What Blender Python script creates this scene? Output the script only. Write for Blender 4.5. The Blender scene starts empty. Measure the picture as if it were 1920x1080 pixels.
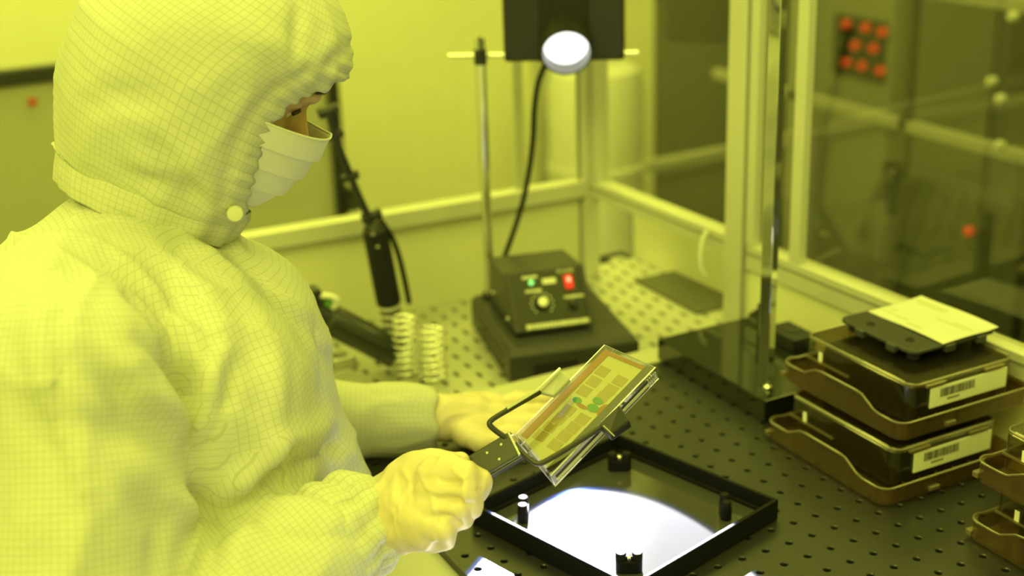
import bpy, bmesh, math, random
from math import radians as R, sin, cos, pi, sqrt, exp
from mathutils import Vector, Matrix, Quaternion, noise
from mathutils.bvhtree import BVHTree

# ------------------------------------------------------------------ camera, world, lights, exposure
S = bpy.context.scene
COL = S.collection
V = Vector

CAM_POS = V((-0.77883, -1.14157, 0.62540))
YAW, PITCH, ROLL, FPX = 0.4740577, 0.3536066, -0.0342169, 2584.72
c_f = V((sin(YAW) * cos(PITCH), cos(YAW) * cos(PITCH), -sin(PITCH)))
_r = V((cos(YAW), -sin(YAW), 0)); _u = _r.cross(c_f)
c_r = cos(ROLL) * _r + sin(ROLL) * _u
c_u = -sin(ROLL) * _r + cos(ROLL) * _u
cam_d = bpy.data.cameras.new('camera')
cam_d.sensor_width = 36; cam_d.lens = FPX * 36 / 1920
cam_d.clip_start = 0.02; cam_d.clip_end = 60
cam_d.dof.use_dof = True; cam_d.dof.focus_distance = 1.06; cam_d.dof.aperture_fstop = 4.0
cam = bpy.data.objects.new('camera', cam_d); COL.objects.link(cam)
m = Matrix.Identity(4)
for i in range(3):
    m[i][0] = c_r[i]; m[i][1] = c_u[i]; m[i][2] = -c_f[i]; m[i][3] = CAM_POS[i]
cam.matrix_world = m
S.camera = cam

wd = bpy.data.worlds.new('world'); S.world = wd; wd.use_nodes = True
wn = wd.node_tree.nodes; wl = wd.node_tree.links
bg = wn['Background']; bg.inputs[0].default_value = (0.90, 0.94, 0.115, 1); bg.inputs[1].default_value = 0.72

def area(name, loc, target, sx, sy, power, color):
    d = bpy.data.lights.new(name, 'AREA'); d.shape = 'RECTANGLE'; d.size = sx; d.size_y = sy
    d.energy = power; d.color = color
    o = bpy.data.objects.new(name, d); COL.objects.link(o); o.location = loc
    o.rotation_euler = (V(target) - V(loc)).to_track_quat('-Z', 'Y').to_euler()
    return o
YEL = (1.0, 1.04, 0.14)
area('ceiling_light_bench', (-0.5, -0.3, 1.75), (-0.35, -0.05, 0), 1.4, 0.5, 6, YEL)
area('ceiling_light_front', (-1.6, -1.3, 1.7), (-0.4, 0.0, 0.1), 1.4, 0.6, 17, YEL)
area('fill_light_right', (1.1, 0.0, 1.5), (-0.4, -0.1, 0.1), 0.9, 0.6, 9, YEL)  # added fill for surfaces facing right; no such lamp is seen
area('ceiling_light_back', (-0.2, 1.3, 1.8), (-0.1, 2.1, 0), 2.6, 0.6, 36, YEL)

LENS = V((0.045, 0.300, 0.320)); SPOT_AIM = V((-0.359, -0.478, 0.0))
def spot(name, ang, power, color, blend):
    d = bpy.data.lights.new(name, 'SPOT'); d.spot_size = 2 * ang; d.spot_blend = blend
    d.energy = power; d.color = color; d.shadow_soft_size = 0.002
    o = bpy.data.objects.new(name, d); COL.objects.link(o)
    ax = (SPOT_AIM - LENS).normalized()
    o.location = LENS
    o.rotation_euler = ax.to_track_quat('-Z', 'Y').to_euler()
spot('lamp_beam', 0.1885, 450, (1.0, 0.98, 0.99), 0.03)
spot('lamp_beam_blue_rim', 0.1945, 45, (0.12, 0.25, 1.0), 0.03)

S.view_settings.view_transform = 'Standard'; S.view_settings.look = 'None'
S.view_settings.gamma = 1; S.view_settings.use_curve_mapping = False
S.view_settings.exposure = 0.5
S.cycles.max_bounces = 8; S.cycles.transparent_max_bounces = 16
S.cycles.caustics_reflective = False; S.cycles.caustics_refractive = False
S.cycles.sample_clamp_indirect = 4.0

def at(px, py, d):
    """point d metres from the camera along the sight line through a pixel of the photograph"""
    v = c_f + c_r * ((px - 960) / FPX) + c_u * ((540 - py) / FPX)
    return CAM_POS + v.normalized() * d

# ------------------------------------------------------------------ materials
MATS = {}
def mat(name, color, rough=0.5, metal=0.0, var=0.06, scale=30, bump=0.0, spec=0.5, emit=None, estr=0, coat=0):
    if name in MATS: return MATS[name]
    mt = bpy.data.materials.new(name); mt.use_nodes = True
    nt = mt.node_tree; N = nt.nodes; L = nt.links
    p = N['Principled BSDF']
    tc = N.new('ShaderNodeTexCoord'); nz = N.new('ShaderNodeTexNoise')
    nz.inputs['Scale'].default_value = scale; nz.inputs['Detail'].default_value = 4
    L.new(tc.outputs['Object'], nz.inputs['Vector'])
    rp = N.new('ShaderNodeMapRange'); rp.inputs['To Min'].default_value = 1 - var; rp.inputs['To Max'].default_value = 1 + var
    L.new(nz.outputs['Fac'], rp.inputs['Value'])
    mx = N.new('ShaderNodeVectorMath'); mx.operation = 'SCALE'
    mx.inputs[0].default_value = color[:3]; L.new(rp.outputs[0], mx.inputs['Scale'])
    L.new(mx.outputs[0], p.inputs['Base Color'])
    p.inputs['Roughness'].default_value = rough; p.inputs['Metallic'].default_value = metal
    p.inputs['Specular IOR Level'].default_value = spec
    p.inputs['Coat Weight'].default_value = coat
    if bump:
        b = N.new('ShaderNodeBump'); b.inputs['Strength'].default_value = bump; b.inputs['Distance'].default_value = 0.002
        L.new(nz.outputs['Fac'], b.inputs['Height']); L.new(b.outputs[0], p.inputs['Normal'])
    if emit:
        p.inputs['Emission Color'].default_value = (*emit, 1); p.inputs['Emission Strength'].default_value = estr
    MATS[name] = mt
    return mt

def clear(name, tint, refl=0.06, rough=0.05, grain=0.0, graze=0.55, haze=0.0, hazecol=(.3,.25,.15)):
    """thin clear plastic or glass: tinted see-through plus a fresnel-weighted gloss"""
    if name in MATS: return MATS[name]
    mt = bpy.data.materials.new(name); mt.use_nodes = True
    nt = mt.node_tree; N = nt.nodes; L = nt.links; N.remove(N['Principled BSDF'])
    out = N['Material Output']
    t = N.new('ShaderNodeBsdfTransparent'); t.inputs[0].default_value = (*tint, 1)
    g = N.new('ShaderNodeBsdfGlossy'); g.inputs['Roughness'].default_value = rough
    lw = N.new('ShaderNodeLayerWeight'); lw.inputs[0].default_value = 0.35
    mr = N.new('ShaderNodeMapRange'); mr.inputs['To Min'].default_value = refl; mr.inputs['To Max'].default_value = min(1, refl + graze)
    L.new(lw.outputs['Facing'], mr.inputs[0])
    ms = N.new('ShaderNodeMixShader'); L.new(mr.outputs[0], ms.inputs[0])
    L.new(t.outputs[0], ms.inputs[1]); L.new(g.outputs[0], ms.inputs[2])
    if haze:
        df = N.new('ShaderNodeBsdfDiffuse'); df.inputs[0].default_value = (*hazecol, 1); m2 = N.new('ShaderNodeMixShader'); m2.inputs[0].default_value = haze
        L.new(ms.outputs[0], m2.inputs[1]); L.new(df.outputs[0], m2.inputs[2]); L.new(m2.outputs[0], out.inputs[0])
    else: L.new(ms.outputs[0], out.inputs[0])
    if grain:
        nz = N.new('ShaderNodeTexNoise'); nz.inputs['Scale'].default_value = 120
        tc = N.new('ShaderNodeTexCoord'); L.new(tc.outputs['Object'], nz.inputs[0])
        b = N.new('ShaderNodeBump'); b.inputs['Strength'].default_value = grain; b.inputs['Distance'].default_value = 0.001
        L.new(nz.outputs['Fac'], b.inputs['Height']); L.new(b.outputs[0], g.inputs['Normal'])
    MATS[name] = mt
    return mt

M_panel = mat('cream_panel', (0.80, 0.80, 0.60), 0.45, var=0.05, scale=4)
M_alu = mat('aluminium_profile', (0.66, 0.66, 0.60), 0.42, 0.25, var=0.03)
M_alu_d = mat('aluminium_groove', (0.30, 0.30, 0.28), 0.5, 0.2)
M_deck = mat('brushed_deck_steel', (0.62, 0.62, 0.56), 0.30, 0.55, var=0.05, scale=12)
M_bench = mat('bench_top_white', (0.50, 0.50, 0.42), 0.45, var=0.04)
M_board = mat('black_anodised', (0.021, 0.021, 0.026), 0.30, 0.0, var=0.15, scale=8, spec=0.6)
M_black = mat('black_paint', (0.013, 0.013, 0.020), 0.42, var=0.2, spec=0.5)
M_blackm = mat('black_matt', (0.013, 0.013, 0.020), 0.7, var=0.2, spec=0.3)
M_blackg = mat('black_gloss', (0.008, 0.010, 0.008), 0.06, var=0.1, spec=0.9)
M_boxcol = mat('dark_grey_enamel', (0.038, 0.038, 0.045), 0.38, var=0.1)
M_chrome = mat('chrome', (0.80, 0.80, 0.79), 0.10, 1.0, var=0.03)
M_mirror = mat('mirror_steel', (0.75, 0.76, 0.74), 0.04, 1.0, var=0.02)
M_tray = mat('tray_black', (0.008, 0.008, 0.010), 0.6, var=0.2, spec=0.12)
M_void = mat('dark_void', (0.01, 0.01, 0.01), 0.9)
M_white = mat('white_plastic', (0.80, 0.80, 0.78), 0.4)
M_label = mat('label_paper', (0.62, 0.62, 0.60), 0.6, var=0.03)
M_label2 = mat('barcode_label_paper', (0.86, 0.86, 0.80), 0.6, var=0.03)
M_ink = mat('printed_ink', (0.10, 0.10, 0.09), 0.7)
M_print = mat('white_print', (0.75, 0.75, 0.62), 0.6)

# ------------------------------------------------------------------ mesh helpers
class MB:
    def __init__(s): s.v = []; s.f = []
    def add(s, vs, fs):
        b = len(s.v); s.v += [V(p) for p in vs]; s.f += [tuple(b + i for i in f) for f in fs]; return s
    def box(s, lo, hi, rz=0, piv=None):
        x0, y0, z0 = lo; x1, y1, z1 = hi
        vs = [V(p) for p in [(x0,y0,z0),(x1,y0,z0),(x1,y1,z0),(x0,y1,z0),(x0,y0,z1),(x1,y0,z1),(x1,y1,z1),(x0,y1,z1)]]
        if rz:
            piv = V(piv or ((x0+x1)/2, (y0+y1)/2, 0)); q = Matrix.Rotation(rz, 3, 'Z')
            vs = [q @ (p - piv) + piv for p in vs]
        return s.add(vs, [(0,3,2,1),(4,5,6,7),(0,1,5,4),(1,2,6,5),(2,3,7,6),(3,0,4,7)])
    def obox(s, c, ax, ay, az, hx, hy, hz):
        c = V(c); vs = []
        for k in (-1, 1):
            for (i, j) in ((-1,-1),(1,-1),(1,1),(-1,1)):
                vs.append(c + ax*hx*i + ay*hy*j + az*hz*k)
        return s.add(vs, [(0,3,2,1),(4,5,6,7),(0,1,5,4),(1,2,6,5),(2,3,7,6),(3,0,4,7)])
    def rings(s, rings, cap=True, closed=False):
        n = len(rings[0]); vs = [p for r in rings for p in r]; fs = []
        m_ = len(rings); rng = range(m_ if closed else m_ - 1)
        for i in rng:
            a = i * n; b = ((i + 1) % m_) * n
            for k in range(n):
                k2 = (k + 1) % n
                fs.append((a + k, a + k2, b + k2, b + k))
        if cap and not closed:
            fs.append(tuple(reversed(range(n)))); fs.append(tuple(range((m_-1)*n, m_*n)))
        return s.add(vs, fs)
    def cyl(s, p0, p1, r0, r1=None, n=20, cap=True):
        p0 = V(p0); p1 = V(p1); r1 = r0 if r1 is None else r1
        q = (p1 - p0).to_track_quat('Z', 'Y')
        ring = lambda c, r: [c + q @ V((cos(2*pi*k/n)*r, sin(2*pi*k/n)*r, 0)) for k in range(n)]
        return s.rings([ring(p0, r0), ring(p1, r1)], cap)
    def lathe(s, p0, axis, prof, n=28, cap=True):
        """prof: list of (distance along axis, radius)"""
        q = V(axis).to_track_quat('Z', 'Y'); p0 = V(p0)
        return s.rings([[p0 + q @ V((cos(2*pi*k/n)*r, sin(2*pi*k/n)*r, t)) for k in range(n)] for t, r in prof], cap)
    def tube(s, pts, r, n=10, closed=False, flat=1.0, up=None):
        pts = [V(p) for p in pts]; rs = []; m_ = len(pts); prev = None
        for i, p in enumerate(pts):
            a = pts[(i-1) % m_] if (closed or i > 0) else p
            b = pts[(i+1) % m_] if (closed or i < m_-1) else p
            t = (b - a).normalized()
            if prev is None:
                u = V(up) if up else V((0, 0, 1)); 
                if abs(t.dot(u)) > 0.95: u = V((1, 0, 0))
            else: u = prev
            u = (u - t * t.dot(u)).normalized(); w = t.cross(u); prev = u
            rr = r[i] if isinstance(r, (list, tuple)) else r
            rs.append([p + (u * cos(2*pi*k/n) * flat + w * sin(2*pi*k/n)) * rr for k in range(n)])
        return s.rings(rs, True, closed)
    def prism(s, poly, z0, z1):
        return s.rings([[V((x, y, z0)) for x, y in poly], [V((x, y, z1)) for x, y in poly]])
    def build(s, name, material, parent=None, smooth=False, bevel=0.0, local=False, seg=2, autosm=True, uv=None):
        me = bpy.data.meshes.new(name); vs = s.v
        if parent is not None and not local:
            mi = rootmat(parent).inverted(); vs = [mi @ p for p in vs]
            off = None
        elif parent is None:
            off = V((sum(p.x for p in vs)/len(vs), sum(p.y for p in vs)/len(vs), min(p.z for p in vs)))
            vs = [p - off for p in vs]
        me.from_pydata([tuple(p) for p in vs], [], s.f); me.update()
        bm = bmesh.new(); bm.from_mesh(me); bmesh.ops.recalc_face_normals(bm, faces=bm.faces); bm.to_mesh(me); bm.free()
        me.materials.append(material)
        o = bpy.data.objects.new(name, me); COL.objects.link(o)
        if parent is not None: o.parent = parent
        else: o.location = off
        if smooth:
            for p in me.polygons: p.use_smooth = True
            if autosm:
                try: me.set_sharp_from_angle(angle=R(40))
                except Exception: pass
        if bevel:
            b = o.modifiers.new('bevel', 'BEVEL'); b.width = bevel; b.segments = seg; b.limit_method = 'ANGLE'; b.angle_limit = R(35)
        return o
ROOTM = {}
def rootmat(o):
    return ROOTM[o.name] if o.name in ROOTM else rootmat(o.parent) if o.parent else Matrix.Translation(o.location)
def thing(name, label, cat, loc=(0,0,0), rz=0, group=None):
    o = bpy.data.objects.new(name, None); COL.objects.link(o); o.location = loc; o.rotation_euler = (0, 0, rz)
    o.empty_display_size = 0.02
    ROOTM[o.name] = Matrix.Translation(V(loc)) @ Matrix.Rotation(rz, 4, 'Z')
    if label: o['label'] = label
    if cat: o['category'] = cat
    if group: o['group'] = group
    return o
def tag(o, label, cat, group=None):
    o['label'] = label; o['category'] = cat
    if group: o['group'] = group
    return o
def struct(name, loc=(0,0,0), rz=0):
    o = thing(name, None, None, loc, rz); o['kind'] = 'structure'; return o
def rrect(x0, x1, y0, y1, r, n=5):
    pts = []
    for cx, cy, a0 in ((x1-r, y1-r, 0), (x0+r, y1-r, 90), (x0+r, y0+r, 180), (x1-r, y0+r, 270)):
        for k in range(n+1):
            a = R(a0 + 90*k/n); pts.append((cx + r*cos(a), cy + r*sin(a)))
    return pts
def copy_tree(o, parent=None):
    c = o.copy(); COL.objects.link(c)
    if parent is not None: c.parent = parent
    for ch in list(o.children): copy_tree(ch, c)
    return c

# ------------------------------------------------------------------ the room
M_floor = mat('room_floor', (0.16, 0.16, 0.145), 0.35, var=0.08, scale=3)
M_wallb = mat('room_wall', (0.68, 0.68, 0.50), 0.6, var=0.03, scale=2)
M_walld = mat('room_wall_shaded', (0.14, 0.14, 0.125), 0.5, var=0.10, scale=1.5)  # dim room behind the panes: shade put into wall and floor colours
M_cab = mat('cabinet_grey', (0.42, 0.42, 0.34), 0.5, var=0.03, scale=3)
M_frm = mat('machine_frame', (0.30, 0.30, 0.27), 0.45, 0.1)
M_dark = mat('machine_dark', (0.050, 0.050, 0.045), 0.5, var=0.15, scale=5)

o = MB().box((-4, -3.5, -0.87), (4.2, 4.2, -0.85)).build('floor', M_floor); o['kind'] = 'structure'
w = struct('wall_back', (0, 2.2, -0.85))
MB().box((-4, 2.2, -0.85), (1.425, 2.26, 1.9)).build('wall_panel', M_wallb, w)
MB().box((1.429, 2.2, -0.85), (4.2, 2.26, 1.9)).build('shaded_wall_panel', M_walld, w)
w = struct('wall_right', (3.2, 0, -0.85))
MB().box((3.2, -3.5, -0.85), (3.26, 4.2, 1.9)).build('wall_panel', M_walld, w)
o = MB().box((1.02, 2.17, -0.85), (1.08, 2.2, 1.9)).build('trim_1', M_cab); o['kind'] = 'structure'

# grey cabinet with black trim seen through the left pane
t = thing('equipment_panel', 'wide grey upright panel with a black top strip and black right edge, behind the person', 'panel', (-0.45, 1.5, -0.85))
MB().box((-1.3, 1.5, -0.85), (0.178, 1.535, 0.130)).build('body', M_cab, t, bevel=0.004)
MB().box((-1.3, 1.49, 0.128), (0.186, 1.515, 0.158)).build('top_trim', M_black, t, bevel=0.003)
MB().box((0.166, 1.485, -0.85), (0.190, 1.5, 0.128)).build('edge_trim', M_black, t, bevel=0.002)
MB().box((0.186, 1.47, -0.215), (0.212, 1.5, -0.165)).build('latch', M_black, t, bevel=0.003)
MB().cyl((-0.407, 1.5, 0.095), (-0.407, 1.492, 0.095), 0.007).build('red_dot', mat('red_dot', (0.55, 0.05, 0.03), 0.4), t)

# pale tank behind the narrow pane
t = thing('white_tank', 'pale rounded tank seen through the narrow window pane', 'tank', (1.02, 1.87, -0.85))
M_tank = mat('tank_plastic', (0.60, 0.60, 0.56), 0.45)
MB().lathe((1.045, 1.90, -0.85), (0, 0, 1), [(0, .10), (.02, .125), (.50, .125), (.50, .13), (.52, .13), (.52, .125), (.72, .125), (.765, .115), (.78, .09), (.785, .02)], 40).build('tank_body', M_tank, t, smooth=True)
MB().lathe((1.045, 1.90, -0.066), (0, 0, 1), [(0, .05), (.02, .05), (.022, .045)], 30).build('lid', M_white, t, smooth=True)

# far machine frame, seen through the right panes
t = thing('machine_frame', 'aluminium machine frame of crossing rails behind the right window panes', 'frame', (1.5, 1.6, -0.85))
fr = MB().box((1.0, 1.59, -0.285), (3.1, 1.612, -0.258)); fr.build('rail', M_frm, t, bevel=0.002)
MB().box((1.19, -0.4, -0.075), (1.212, 1.59, -0.052)).build('rail', M_frm, t, bevel=0.002)
MB().box((1.19, 0.920, -0.85), (1.212, 0.942, 1.2)).build('upright', M_dark, t, bevel=0.002)
MB().box((1.19, 1.27, -0.85), (1.212, 1.30, 1.2)).build('upright', M_frm, t, bevel=0.002)
MB().box((1.19, 0.60, -0.85), (1.215, 0.625, -0.07)).build('upright', M_dark, t, bevel=0.002)
MB().box((1.19, -0.4, 0.20), (1.212, 0.92, 0.225)).build('rail', M_frm, t, bevel=0.002)
t = thing('button_cabinet', 'olive control cabinet with a black panel of red push buttons', 'cabinet', (1.9, 1.75, -0.85))
MB().box((1.80, 1.63, -0.85), (2.2, 2.05, 0.6)).build('body', mat('control_grey', (0.21, 0.21, 0.19), 0.5), t, bevel=0.006)
MB().box((1.79, 1.647, -0.175), (1.80, 1.852, -0.012)).build('button_panel', M_black, t, bevel=0.002)
bt = [(1590, 45), (1627, 52), (1658, 60), (1607, 85), (1641, 91), (1591, 117), (1620, 124), (1654, 133)]
M_red = mat('red_button', (0.80, 0.03, 0.02), 0.3, emit=(1, .05, .02), estr=0.12)
for k, (bx, by) in enumerate(bt):
    d = (at(bx, by, 1) - CAM_POS); p = CAM_POS + d * ((1.788 - CAM_POS.x) / d.x)
    MB().lathe(p, (-1, 0, 0), [(0, .012), (.008, .012), (.010, .010), (.016, .010), (.017, .004)], 16).build('push_button', M_red, t, smooth=True)
t = thing('dark_instrument', 'large dark instrument housing low behind the right window pane', 'instrument', (1.35, 0.75, -0.85))
MB().box((1.23, 0.30, -0.60), (1.75, 0.98, -0.16)).build('housing', M_dark, t, bevel=0.03, seg=3)
MB().box((1.25, 0.35, -0.85), (1.70, 0.95, -0.60)).build('plinth', M_dark, t, bevel=0.004)
MB().lathe((1.23, 0.76, -0.25), (-1, 0, 0), [(0, .010), (.01, .010), (.014, .006)], 14).build('red_lamp', M_red, t, smooth=True)
t = thing('dark_microscope', 'dark upright instrument with bright knobs behind the right window pane', 'instrument', (1.13, 0.46, -0.85))
MB().box((1.10, 0.42, -0.85), (1.16, 0.50, 0.02)).build('column', M_dark, t, bevel=0.01)
MB().lathe((1.12, 0.46, -0.12), (0.1, -0.2, 1), [(0, .05), (.05, .06), (.12, .05), (.2, .03), (.25, .03)], 20).build('head', M_dark, t, smooth=True)
for (a, b) in ((1864, 152), (1880, 185), (1879, 272), (1904, 30)):
    d = (at(a, b, 1) - CAM_POS); p = CAM_POS + d * ((1.09 - CAM_POS.x) / d.x)
    MB().lathe(p, (-1, 0, 0), [(0, .009), (.012, .009), (.014, .006)], 14).build('knob', mat('knob_grey', (0.55, 0.55, 0.5), 0.3), t, smooth=True)

# ------------------------------------------------------------------ bench enclosure
RT = 0.095
WL = R(-2.6)
w = struct('wall_left', (0.165, 0.467, -0.05), WL)
def ll_(x0, x1, y0, y1, z0, z1): return MB().box((-x1, y0, z0+0.05), (-x0, y1, z1+0.05))
ll_(0.0, 1.1, .007, .013, -0.06, RT-0.020).build('lower_panel', M_panel, w, local=True)
ll_(0.0, 1.1, -.005, .019, RT-0.024, RT).build('rail', M_alu, w, bevel=0.0015, local=True)
ll_(0.0, 1.1, -.0062, -.0045, RT-0.0245, RT-0.0215).build('groove_strip', M_alu_d, w, local=True)
ll_(-.022, .002, -.005, .019, -0.05, 0.85).build('post', M_alu, w, bevel=0.0015, local=True)
ll_(.002, .004, .005, .010, -0.05, 0.85).build('post_groove', M_alu_d, w, local=True)
g = struct('window_1', (0.165, 0.467, 0), WL)
M_pane = clear('window_glass', (0.97, 0.97, 0.93), 0.01, 0.02, graze=0.15)
MB().box((-1.1, .006, RT), (-.002, .010, 0.85)).build('pane', M_pane, g, local=True)
MB().box((-.099, .011, RT), (-.085, .015, 0.85)).build('mullion', M_alu, g, bevel=0.001, local=True)

# right wall (slightly turned, runs from the corner towards the viewer)
WR = math.atan2(0.030, 0.66)
w = struct('wall_front', (0.172, 0.462, -0.05), WR)
def wl_(x0, x1, s0, s1, z0, z1): return MB().box((x0, -s1, z0), (x1, -s0, z1))   # local: s metres from the corner post
zb = 0.05
wl_(0.0, 0.024, 0.0, 0.300, RT-0.024+zb, RT+zb).build('rail', M_alu, w, bevel=0.0015, local=True)
wl_(-.001, 0.001, 0.0, 0.300, RT-0.0115+zb, RT-0.009+zb).build('rail_groove', M_alu_d, w, local=True)
wl_(-0.002, 0.026, 0.300, 0.338, 0.0, 0.9).build('post', M_alu, w, bevel=0.0015, local=True)
wl_(-0.0035, 0.0, 0.3355, 0.3385, 0.0, 0.9).build('post_groove', M_alu_d, w, local=True)
wl_(0.0, 0.024, 0.338, 1.60, RT-0.034+zb, RT-0.002+zb).build('rail', M_alu, w, bevel=0.0015, local=True)
wl_(-0.0012, 0.002, 0.338, 1.60, RT-0.013+zb, RT-0.0105+zb).build('rail_groove', M_alu_d, w, local=True)
wl_(-0.001, 0.010, 0.338, 0.352, RT-0.002+zb, 0.9).build('window_stile', M_alu, w, bevel=0.001, local=True)
wl_(0.110, 0.114, -0.05, 0.300, -0.02, 0.078).build('lower_panel', M_panel, w, local=True)
wl_(0.006, 0.010, 0.338, 1.60, -0.01, RT-0.03+zb).build('lower_panel', M_panel, w, local=True)
wl_(0.004, 0.012, 0.338, 1.60, 0.030, 0.034).build('seam_strip', M_alu_d, w, local=True)
wl_(-0.004, 0.008, 0.36, 0.375, 0.012, 0.066).build('hinge', M_black, w, bevel=0.001, local=True)
wl_(-0.010, 0.008, 0.358, 0.378, 0.045, 0.064).build('hinge_knuckle', M_black, w, bevel=0.003, local=True)
g = struct('window_2', (0.172, 0.462, 0.0), WR)
MB().box((0.010, -0.300, RT), (0.014, -0.0, 0.85)).build('pane', M_pane, g, local=True)
MB().box((0.002, -0.016, RT), (0.022, -0.0, 0.85)).build('stile', M_alu, g, local=True, bevel=0.001)
g = struct('window_3', (0.172, 0.462, 0.0), WR)
M_tint = clear('tinted_glass', (0.86, 0.86, 0.82), 0.025, 0.02, graze=0.2)
MB().box((0.010, -1.60, RT), (0.014, -0.352, 0.85)).build('pane', M_tint, g, local=True)
MB().box((0.0, -0.432, RT-0.002), (0.012, -0.415, 0.85)).build('mullion', M_alu, g, local=True, bevel=0.001)

# white cable down the post
pts = [V((0.168, 0.175, 0.10)), V((0.162, 0.176, 0.09)), V((0.159, 0.177, 0.070)), V((0.160, 0.176, 0.05)), V((0.166, 0.175, 0.042))]
tag(MB().tube(pts, 0.0028, 8).build('white_cable', M_white, smooth=True), 'short white cable looped beside the pale corner post of the window', 'cable')

# ------------------------------------------------------------------ the bench and its deck
t = thing('workbench', 'pale metal workbench with a stepped top of smooth steel and perforated deck', 'workbench', (-0.2, 0.0, -0.85))
MB().box((-0.435, -0.75, -0.05), (0.30, 0.118, -0.0085)).build('bench_top', M_bench, t, bevel=0.002)
MB().box((-0.95, 0.118, -0.085), (-0.575, 0.60, -0.0505)).build('side_top', M_bench, t, bevel=0.002)
MB().box((-0.575, 0.118, -0.085), (0.31, 0.60, -0.075)).build('slot_shade_sheet', M_void, t)  # near-black sheet supplies the darkness seen through the deck slots
MB().box((-0.12, -0.70, -0.85), (0.25, 0.55, -0.085)).build('cabinet_body', M_bench, t, bevel=0.003)
# perforated deck: staggered slots with true openings
mb = MB()
px_, py_ = 0.0229, 0.033
def slot_cell(mb, cx, cy, z, hw, hl, wx, wy, th, n=12):
    sl = []
    for k in range(n):
        a = 2*pi*(k+0.5)/n; x = cos(a)*hw; y = sin(a)*hw
        y += (hl-hw) if y > 0 else -(hl-hw)
        sl.append((cx+x, cy+y))
    sq = []
    for k in range(n):
        a = 2*pi*(k+0.5)/n; c, s_ = cos(a), sin(a); q = 1/max(abs(c), abs(s_)); 
        sq.append((cx + c*q*wx, cy + s_*q*wy))
    # snap nearest samples to the cell corners
    for sx in (-1, 1):
        for sy in (-1, 1):
            k = min(range(n), key=lambda i: (sq[i][0]-cx-sx*wx)**2 + (sq[i][1]-cy-sy*wy)**2)
            sq[k] = (cx+sx*wx, cy+sy*wy)
    vs = [(x, y, z) for x, y in sq] + [(x, y, z) for x, y in sl] + [(x, y, z-th) for x, y in sl]
    fs = []
    for k in range(n):
        j = (k+1) % n
        fs += [(k, j, n+j, n+k), (n+k, n+j, 2*n+j, 2*n+k)]
    mb.add(vs, fs)
for i in range(-5, 33):
    for k in range(-7, 5):
        cx = 0.179 - px_*i; cy = 0.355 + py_*k + (py_/2 if i % 2 else 0)
        slot_cell(mb, cx, cy, -0.05, 0.0028, 0.0078, px_/2, py_/2, 0.003)
deck = mb.build('perforated_deck', M_deck, t)
# lift-off strips of the deck
MB().box((-0.30, 0.235, -0.0505), (-0.246, 0.345, -0.046)).build('deck_strip', M_deck, t, bevel=0.001)
MB().box((0.216, 0.262, -0.0495), (0.292, 0.417, -0.0475)).build('dark_tray', mat('dark_sheet', (0.10, 0.10, 0.08), 0.3, 0.3), t)

# ------------------------------------------------------------------ optical breadboard
mb = MB()
def hole_cell(mb, cx, cy, z, r, w_, n=12):
    rings = []
    sq = []
    for k in range(n):
        a = 2*pi*(k+0.5)/n; c, s_ = cos(a), sin(a); q = 1/max(abs(c), abs(s_)); sq.append([cx+c*q*w_, cy+s_*q*w_])
    for sx in (-1, 1):
        for sy in (-1, 1):
            k = min(range(n), key=lambda i: (sq[i][0]-cx-sx*w_)**2 + (sq[i][1]-cy-sy*w_)**2)
            sq[k] = [cx+sx*w_, cy+sy*w_]
    c1 = [(cx+cos(2*pi*(k+.5)/n)*r*1.22, cy+sin(2*pi*(k+.5)/n)*r*1.22) for k in range(n)]
    c2 = [(cx+cos(2*pi*(k+.5)/n)*r, cy+sin(2*pi*(k+.5)/n)*r) for k in range(n)]
    vs = [(x,y,z) for x,y in sq]+[(x,y,z) for x,y in c1]+[(x,y,z-.0008) for x,y in c2]+[(x,y,z-.0075) for x,y in c2]
    fs = []
    for L_ in range(3):
        for k in range(n):
            j = (k+1) % n; fs.append((L_*n+k, L_*n+j, (L_+1)*n+j, (L_+1)*n+k))
    fs.append(tuple(range(3*n, 4*n)))
    mb.add(vs, fs)
bx0, bx1, by0, by1 = -0.3625, 0.1625, -0.6125, 0.0625
for i in range(21):
    for k in range(27):
        hole_cell(mb, -0.35 + 0.025*i, -0.60 + 0.025*k, 0.0, 0.0031, 0.0125)
mb.add([(bx0,by0,0),(bx1,by0,0),(bx1,by1,0),(bx0,by1,0),(bx0,by0,-.0083),(bx1,by0,-.0083),(bx1,by1,-.0083),(bx0,by1,-.0083)],
       [(0,1,5,4),(1,2,6,5),(2,3,7,6),(3,0,4,7),(4,5,6,7)])
tag(mb.build('optical_breadboard', M_board), 'black anodised metal board with a grid of threaded holes on the bench', 'breadboard')

# ------------------------------------------------------------------ square tray with mirror glass
TA = V((-0.321, -0.154, 0)); rz = R(15.5)
t = thing('lens_tray', 'square black open frame tray holding a sheet of dark glass, lit by the lamp', 'tray', (TA.x, TA.y, 0.0003), rz)
W = 0.193; T = 0.0035; H = 0.0200
for (lo, hi) in (((0, -T, 0), (W, 0, H)), ((0, -W, 0), (W, -W+T, H)), ((0, -W+T, 0), (T, -T, H)), ((W-T, -W+T, 0), (W, -T, H))):
    MB().box(lo, hi).build('side_rail', M_tray, t, bevel=0.0006, local=True)
for (lo, hi) in (((T, -T-.004, .0045), (W-T, -T, .0075)), ((T, -W+T, .0045), (W-T, -W+T+.004, .0075)), ((T, -W+T, .0045), (T+.004, -T, .0075)), ((W-T-.004, -W+T, .0045), (W-T, -T, .0075))):
    MB().box(lo, hi).build('inner_ledge', M_tray, t, bevel=0.0004, local=True)
M_glassd = mat('dark_frosted_glass', (0.055, 0.055, 0.058), 0.07, var=0.03, spec=0.8)
MB().box((T, -W+T, 0.0), (W-T, -T, 0.0045)).build('glass_plate', M_glassd, t, local=True)
sg = sqrt(.5)
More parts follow.
